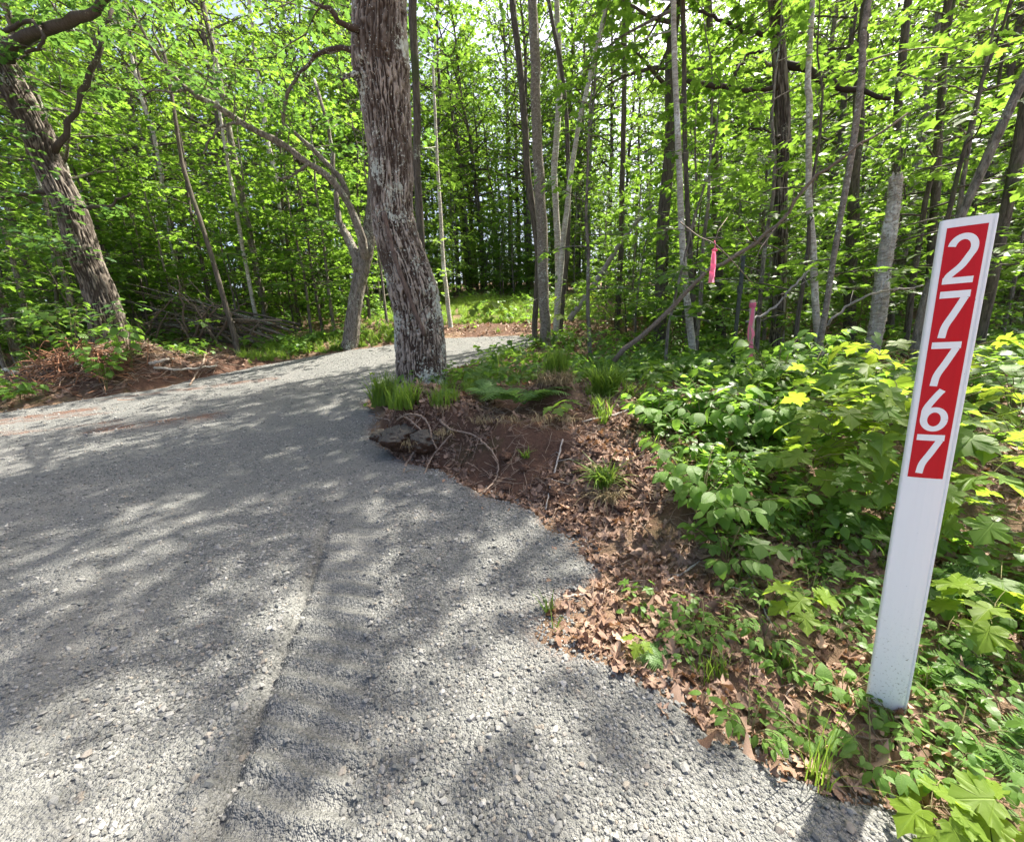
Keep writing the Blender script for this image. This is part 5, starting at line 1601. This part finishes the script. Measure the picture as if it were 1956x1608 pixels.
# --- broad-leaved plants in front
maple_plant('bright maple sapling with big leaves just left of the number post', at(1690, 1010), .62, .150, 6, 31, False, .22, (.0, .05), 'maple_sapling_young', per=4, low=.30)
maple_plant('yellow-green maple sapling in front of the birch snag', at(1620, 960), .50, .140, 5, 32, True, .20, (.02, .0), 'maple_sapling_young', per=4)
maple_plant('maple sapling spreading low over the bank right of the hazel shrub', at(1530, 1010), .34, .125, 4, 33, False, .18, (.0, .0), 'maple_sapling_young', per=4)
maple_plant('maple sapling with dark leaves behind the bright sapling', at(1560, 900), .52, .13, 5, 34, False, .2, (.0, .0), 'maple_sapling_young', per=4)
for k, (a_1, b_1, h_1, yg, wh) in enumerate([(1640, 930, .70, True, 'tall glowing maple sapling between snag and post'), (1565, 985, .55, True, 'glowing maple sapling right of the bank shrub'),
                                           (1800, 900, .66, True, 'glowing maple sapling behind the right edge of the post'),
                                           (1905, 960, .52, True, 'glowing maple sapling at the right frame edge'), (1900, 1120, .30, False, 'low maple sapling above the right-hand fern')]):
    maple_plant(wh, at(a_1, b_1), h_1, .115, 6, 330 + k, yg, .22, (0, 0), 'maple_sapling_young', per=4, low=.25)
maple_plant('large-leaved maple sapling right behind the middle of the post', at(1850, 1030), .50, .155, 5, 35, False, .2, (.0, .0), 'maple_sapling_young', per=4)
maple_plant('maple seedling with broad leaf tilted to the sun right of the post', at(1870, 1240), .18, .125, 2, 36, True, .09, (.0, .0))
maple_plant('glowing yellow-green maple leaves at the bottom right corner', at(1775, 1600), .09, .080, 2, 37, True, .05, (.0, .0), per=3)
maple_plant('second glowing maple seedling at the bottom right corner', at(1925, 1605), .10, .095, 2, 38, True, .05, per=3)
maple_plant('pale maple seedling standing in the litter left of the post', at(1520, 1210), .16, .080, 2, 39, True, .07)
maple_plant('small maple seedling in bare soil below the hummock', at(1065, 812), .13, .105, 1, 40, False, .06, per=3)
maple_plant('small maple seedling beside the slanting bank stick', at(1090, 800), .12, .10, 1, 41, False, .06, per=3)
maple_plant('tiny pale maple seedling at the gravel edge', at(1218, 1262), .07, .045, 1, 42, True, .03, per=3)
maple_plant('slender dark-stemmed maple sapling with leaf tiers before the bend', at(940, 715), .98, .15, 3, 43, True, .34, (.02, .0), 'maple_sapling_young', per=5, low=.72)
maple_plant('maple sapling with flat sunlit leaf layers before the aspen clump', at(1105, 690), 1.02, .16, 4, 44, True, .42, (.0, .0), 'maple_sapling_young', per=5, low=.55)
maple_plant('maple seedling among the grass right of the arching clump', at(1255, 760), .26, .10, 3, 45, False, .13)
maple_plant('maple seedling beside the wooden stake foot', at(1400, 780), .30, .11, 3, 46, False, .14)
maple_plant('maple seedling between stake and curving brown stem', at(1500, 790), .36, .12, 4, 47, False, .16)
maple_plant('maple seedling in deep shade near the snag foot', at(1640, 800), .4, .12, 4, 48, False, .16)
ovate_plant('bushy hazel-like shrub with toothed leaves overhanging the bank', at(1335, 1010), .44, .080, 14, 13, 51, .8)
ovate_plant('leafy sprays drooping from the foot of the bank shrub', at(1385, 1085), .22, .060, 8, 8, 52, .8)
ovate_plant('oval-leaved shrub above the bank left of the bright sapling', at(1450, 860), 0.47, 0.098, 10, 9, 53, .7)
ovate_plant('oval-leaved shrub low behind the bank shrub', at(1340, 830), 0.39, 0.092, 9, 8, 54, .8)
ovate_plant('oval-leaved shrub on the green bank above the slanting stick', at(1250, 830), 0.34, 0.090, 9, 8, 55, .8)
ovate_plant('tall oval-leaved shrub between steel post and white birch', at(1480, 770), 0.62, 0.109, 10, 9, 56, .7)
ovate_plant('oval-leaved shrub left of the white birch foot', at(1540, 760), 0.55, 0.103, 9, 9, 57, .7)
ovate_plant('oval-leaved shrub at the foot of the arching pole', at(1190, 700), 0.44, 0.115, 9, 8, 58, .8)
ovate_plant('big toothed leaves at the right frame edge behind the post', at(1930, 800), .42, .13, 6, 6, 59, .6)
ovate_plant('shrub with large leaves under the right frame edge trunk', at(1880, 880), .40, .12, 7, 6, 60, .7)
ovate_plant('oval-leaved sprig right of the oak beside the gravel', at(885, 740), .28, .085, 4, 4, 61, .5)
ovate_plant('oval-leaved sprig left of the fern on the bank top', at(920, 728), .3, .10, 4, 4, 62, .5)
ovate_plant('low leafy plant on the gravel side of the grass clump', at(712, 778), .10, .09, 4, 3, 63, .9, cat='plant', name='leafy_plant')
ovate_plant('leafy briar growing up through the red root heap', at(205, 745), .75, .14, 8, 8, 64, .45, name='briar')
ovate_plant('leafy briar at the left frame edge below the heap', at(40, 770), .40, .13, 6, 7, 65, .8, name='briar')
ovate_plant('sunlit briar against the foot of the leaning oak', at(255, 712), 1.0, .15, 8, 9, 66, .35, name='briar')
ovate_plant('briar with pale leaves climbing before the leaning oak', at(150, 700), 1.1, .15, 8, 8, 67, .4, name='briar')
maple_plant('spindly seedling rising from the grass clump over the gravel', at(735, 775), .42, .05, 3, 68, True, .03, (-.10, 0), per=2, low=.5)
# low berry plants in the litter
rng = np.random.default_rng(91)
LOW = [(1300, 1215, 'left of the fallen soil patch'), (1345, 1240, 'above the wiry grass'), (1385, 1205, 'below the hazel sprays'), (1490, 1290, 'beside the single oval leaf'), (1455, 1235, 'in the middle of the litter'), (1545, 1150, 'left of the post middle'),
       (1600, 1210, 'close to the left of the post'), (1430, 1410, 'at the gravel edge shadow'), (1530, 1415, 'below the single oval leaf'), (1470, 1160, 'under the pale seedling'), (1640, 1120, 'against the left edge of the post'), (1610, 1330, 'left of the post foot'),
       (1800, 1230, 'just right of the post'), (1830, 1410, 'right of the post foot'), (1880, 1280, 'between the two right-hand ferns'), (1765, 1330, 'close behind the post foot'), (1935, 1300, 'at the right frame edge'), (1710, 1400, 'before the post foot'),
       (1660, 1480, 'in dry grass below the post'), (1800, 1500, 'above the glowing maple leaves'), (1410, 1120, 'by the lichen-flecked stick'), (1560, 1080, 'under the spreading maple sapling')]
for k, (a, b, wh) in enumerate(LOW):
    ovate_plant('low berry plant with small oval leaves ' + wh, at(a, b), rng.uniform(.08, .14), .036, 8, 7, 300 + k, .9, NARROW_ME, 'berry_plant', cat='plant')
t = thing('oval_leaf_plant', 'single broad glossy oval leaf standing in the litter', 'plant', at(1573, 1330))
leaf_part(t, OVATE_ME[2], (0, 0, .045), 1.2, .9, .1, .058); leaf_part(t, OVATE_ME[1], (.01, 0, .03), -.4, .3, .2, .05)
obj('stem', Geo().tube([[0, 0, -.01], [0, 0, .045]], [.0015, .001], 5).mesh('stem', M['stem']), t)

AIRY = [grow_tree(240 + i, [3.4, 4.4, 5.0][i], [.6, .9, 1.2][i], [11, 13, 14][i], [1.1, 1.25, 1.4][i], 'maple', M['maple'], M[['bark_grey', 'bark_dark'][i % 2]], .125, .12, [.022, .03, .036][i], (.0, .3), .3) for i in range(3)]
# near understory trees whose flat leaf layers hang into the view on the right
for k, (x, y, pi, sc, wh) in enumerate([(2.05, 5.2, 0, 1.0, 'spreading layers behind the pink ribbon'), (3.4, 4.7, 4, .9, 'layers above the wooden stake'), (4.6, 4.4, 1, 1.0, 'layers behind the broken snag'), (5.6, 5.2, 2, 1.0, 'layers behind the number post'),
                                      (1.35, 6.6, 5, 1.0, 'layers left of the pink ribbon'), (4.9, 3.6, 3, .9, 'layers at the right frame edge'), (2.9, 6.2, 2, 1.0, 'tiers behind the steel post')]):
    plant_tree(AIRY[pi % 3], x, y, 'maple_sapling', 'leafy understory maple with ' + wh, 'tree', None, k * 1.3, sc)

# shrubs in the woods
fill(34, (-16, -3, 7.5, 16), .8, left_ok, SHRUB, 'woodland_shrub', 'leafy green shrub', 'shrubs left of the drive', 700, (.7, 1.3), 'shrub')
fill(46, (1, 14, 5, 14), .7, lambda x, y: in_view(x, y) and x > .6 + .08 * y and off_road(x, y, 1.0) and not clearing(x, y), SHRUB, 'woodland_shrub', 'leafy green shrub', 'shrubs in the right-hand woods', 710, (.6, 1.2), 'shrub')
fill(24, (-7, 6, 15.5, 22), .9, mid_ok, SHRUB, 'woodland_shrub', 'leafy shrub beyond the clearing', 'shrubs behind the clearing', 720, (.8, 1.5), 'shrub')

# ------------------------------------------------------------------ ground cover, litter and fallen leaves
def align_euler(x, y, a, tilt):
    e = .03
    zx = (gz(x + e, y) - gz(x - e, y)) / (2 * e); zy = (gz(x, y + e) - gz(x, y - e)) / (2 * e)
    n = nrm(np.stack([-zx + RNG.normal(0, tilt, len(x)), -zy + RNG.normal(0, tilt, len(x)), np.ones(len(x))], 1))
    X_ = nrm(np.stack([np.cos(a), np.sin(a), np.zeros(len(x))], 1)); X_ = nrm(X_ - n * (X_ * n).sum(1, keepdims=True)); Y_ = np.cross(n, X_)
    return np.stack([np.arctan2(Y_[:, 2], n[:, 2]), -np.arcsin(np.clip(X_[:, 2], -1, 1)), np.arctan2(X_[:, 1], X_[:, 0])], 1)

def cone_points(n, r0, r1, a0, a1, ok):
    a = RNG.uniform(math.radians(a0), math.radians(a1), n); r = np.sqrt(RNG.uniform(r0 ** 2, r1 ** 2, n))
    x, y = r * np.sin(a), r * np.cos(a)
    d = sdf(x, y)
    k = ok(x, y, d)
    return x[k], y[k], d[k]

def little(kind, seed):
    rng = np.random.default_rng(seed)
    g = Geo()
    if kind == 'grass': return blades(rng, 34, .17, .8, .0035, .8, .05).mesh('tuft', M['grass'], True)
    if kind == 'maple':
        n = rng.integers(6, 11); a = rng.uniform(0, 6.28, n); h = rng.uniform(.06, .2, n); rr2 = rng.uniform(.02, .10, n)
        pos = np.stack([np.cos(a) * rr2, np.sin(a) * rr2, h], 1); pt = rng.normal(-.3, .2, n)
        g.leaves(TM['maple'], pos, np.stack([np.cos(a) * np.cos(pt), np.sin(a) * np.cos(pt), np.sin(pt)], 1), np.column_stack([rng.normal(0, .2, (n, 2)), np.ones(n)]), rng.uniform(.06, .11, n), rng.uniform(0, 1, n))
        return g.mesh('seedling', M['maple'], False)
    n = rng.integers(12, 22); a = rng.uniform(0, 6.28, n); h = rng.uniform(.03, .2, n); rr2 = rng.uniform(.02, .13, n)
    pos = np.stack([np.cos(a) * rr2, np.sin(a) * rr2, h], 1); pt = rng.normal(-.2, .3, n)
    g.leaves(TM['ovate'], pos, np.stack([np.cos(a) * np.cos(pt), np.sin(a) * np.cos(pt), np.sin(pt)], 1), np.column_stack([rng.normal(0, .3, (n, 2)), np.ones(n)]), rng.uniform(.04, .08, n), rng.uniform(0, 1, n))
    return g.mesh('sprig', M['ovate_plain'], False)
LITTLE = [little('maple', 1), little('maple', 2), little('ovate', 3), little('ovate', 4), little('ovate', 5), little('grass', 6), little('grass', 7)]
HUM = hit(1078, 745)
px, py, pd, ps = [], [], [], []
def soil_bank(x, y, d): return (d < .75) & (y > 1.3) & (y < 4.4) & (x < .95)
for (r0, r1, dens, s0, s1, a0, a1) in [(.9, 1.8, 130, .28, .62, 8, 70), (1.8, 3.2, 130, .4, 1.0, 20, 67), (3.0, 6.0, 70, .8, 1.6, -24, 62), (6, 12, 16, 1.0, 2.0, -60, 60), (12, 22, 3.0, 1.2, 2.6, -60, 60)]:
    n = int(math.radians(a1 - a0) / 2 * (r1 ** 2 - r0 ** 2) * dens)
    x, y, d = cone_points(n, r0, r1, a0, a1, lambda x, y, d: (d > .12) & ~(soil_bank(x, y, d) & (RNG.uniform(size=len(x)) > .12)) & (fbm(x * .8, y * .8, o=3, s=61) + .25 > RNG.uniform(-.7, .5, len(x)))
                              & ~((((x + 7.5) / 1.6) ** 2 + ((y - 7.2) / .9) ** 2) < 1) & ~((np.abs(x + .4) < 2.2) & (np.abs(y - 11.2) < .8) & (RNG.uniform(size=len(x)) > .1))
                              & ~((x < 1.0) & (y < 5.4) & (RNG.uniform(size=len(x)) > .30)) & ~(np.hypot(x - HUM[0], y - HUM[1] + .12) < .30) & ~((x < .2) & (y < 4.3)))
    px.append(x); py.append(y); ps.append(RNG.uniform(s0, s1, len(x)))
x, y, s_ = np.concatenate(px), np.concatenate(py), np.concatenate(ps)
scatter('ground_cover', np.stack([x, y, gz(x, y)], 1), np.column_stack([RNG.normal(0, .1, (len(x), 2)), RNG.uniform(0, 6.28, len(x))]), s_, LITTLE, 'low green ground cover of seedlings and sprigs on the forest floor', 'ground cover')
# grass verge left of the drive and on the clearing
x1, y1, d1 = cone_points(5200, 8.5, 18, -34, 14, lambda x, y, d: (d > .08) & (((x < -2.5) & (y < 12) & (d < 1.6)) | ((np.abs(x + .6) < 3.6) & (y > 11.8))))
scatter('grass', np.stack([x1, y1, gz(x1, y1)], 1), np.column_stack([RNG.normal(0, .1, (len(x1), 2)), RNG.uniform(0, 6.28, len(x1))]), RNG.uniform(.7, 1.5, len(x1)), LITTLE[5:], 'short green grass along the verge and in the clearing', 'grass')
# fallen leaves: the most visible ones as things, the rest as litter
x, y, d = cone_points(36000, .6, 4.6, -18, 76, lambda x, y, d: ((d > -.01) | ((d > -.16) & (RNG.uniform(size=len(x)) < .05))) & (RNG.uniform(size=len(x)) < np.where(y < 1.9, .62, np.where(soil_bank(x, y, d), 1.1, .36)) * sstep(-.75, .35, fbm(x * 2.2, y * 2.2, o=3, s=83)) * 1.35))
dist = np.hypot(x, y)
a = RNG.uniform(0, 6.28, len(x)); e = align_euler(x, y, a, .35); z = gz(x, y) + RNG.uniform(.004, .02, len(x)); s_ = np.where(RNG.uniform(size=len(x)) < .35, RNG.uniform(.016, .03, len(x)), RNG.uniform(.028, .070, len(x)))
vis = (np.abs(x) < 1.25 * y) & (y > .62)
order = np.argsort(np.where(vis, dist - .5 * (d < .5), 99))
near = order[:300]; rest = order[300:]
for k in near:
    if d[k] < 0: pass
    o = obj('fallen_leaf', DEAD_ME[RNG.integers(len(DEAD_ME))], None, (float(x[k]), float(y[k]), float(z[k])))
    o.rotation_euler = [float(q) for q in e[k]]; o.scale = (float(s_[k]),) * 3
    LL = [(1.0, .88, 'post foot'), (.25, 1.3, 'soil patch at the gravel edge'), (.9, 1.75, 'hazel shrub'), (.6, 1.1, 'wiry grass'), (1.1, .65, 'glowing maple leaves'), (.3, 2.1, 'hanging mid-bank grass'), (1.5, 1.1, 'right-hand ferns'), (.55, 1.45, 'grey stick')]
    l = min(LL, key=lambda q: math.hypot(q[0] - x[k], q[1] - y[k]))
    tag(o, '%s brown fallen leaf lying %s the %s' % ('small' if s_[k] < .045 else 'broad' if s_[k] > .063 else 'curled', 'close by' if math.hypot(l[0] - x[k], l[1] - y[k]) < .22 else 'away from', l[2]), 'leaf', 'fallen leaves in the near litter')
x2, y2, d2 = cone_points(9000, 4.6, 12, -60, 58, lambda x, y, d: d > .05)
X_, Y2 = np.concatenate([x[rest], x2]), np.concatenate([y[rest], y2])
e2 = np.vstack([e[rest], align_euler(x2, y2, RNG.uniform(0, 6.28, len(x2)), .35)])
z2 = np.concatenate([z[rest], gz(x2, y2) + .012]); s2 = np.concatenate([s_[rest], RNG.uniform(.07, .13, len(x2))])
scatter('leaf_litter', np.stack([X_, Y2, z2], 1), e2, s2, DEAD_ME, 'brown dead leaves littering the bank and forest floor', 'leaf litter')
# fine twigs and root fibres in the litter
def twig_piece(seed):
    rng = np.random.default_rng(seed); s = np.linspace(-.5, .5, 6)
    p = np.column_stack([s, rng.normal(0, .03, 6).cumsum(), rng.normal(0, .02, 6)])
    return Geo().tube(p, np.linspace(.018, .008, 6), 4, cap=False).mesh('twig', M['root'])
TW = [twig_piece(i) for i in range(5)]
x, y, d = cone_points(5200, .8, 5, -18, 58, lambda x, y, d: (d > .02) & (RNG.uniform(size=len(x)) < np.where(soil_bank(x, y, d), 1.0, .35)))
xh, yh, dh = RNG.normal(-7.0, 1.2, 900), RNG.normal(7.4, .5, 900), 0
kh = sdf(xh, yh) > .05
x, y = np.concatenate([x, xh[kh]]), np.concatenate([y, yh[kh]])
scatter('twig_litter', np.stack([x, y, gz(x, y) + .012], 1), align_euler(x, y, RNG.uniform(0, 6.28, len(x)), .25), np.where(x < -4, RNG.uniform(.15, .5, len(x)), RNG.uniform(.05, .2, len(x))), TW, 'fine twigs and root fibres strewn over the soil bank', 'twigs')
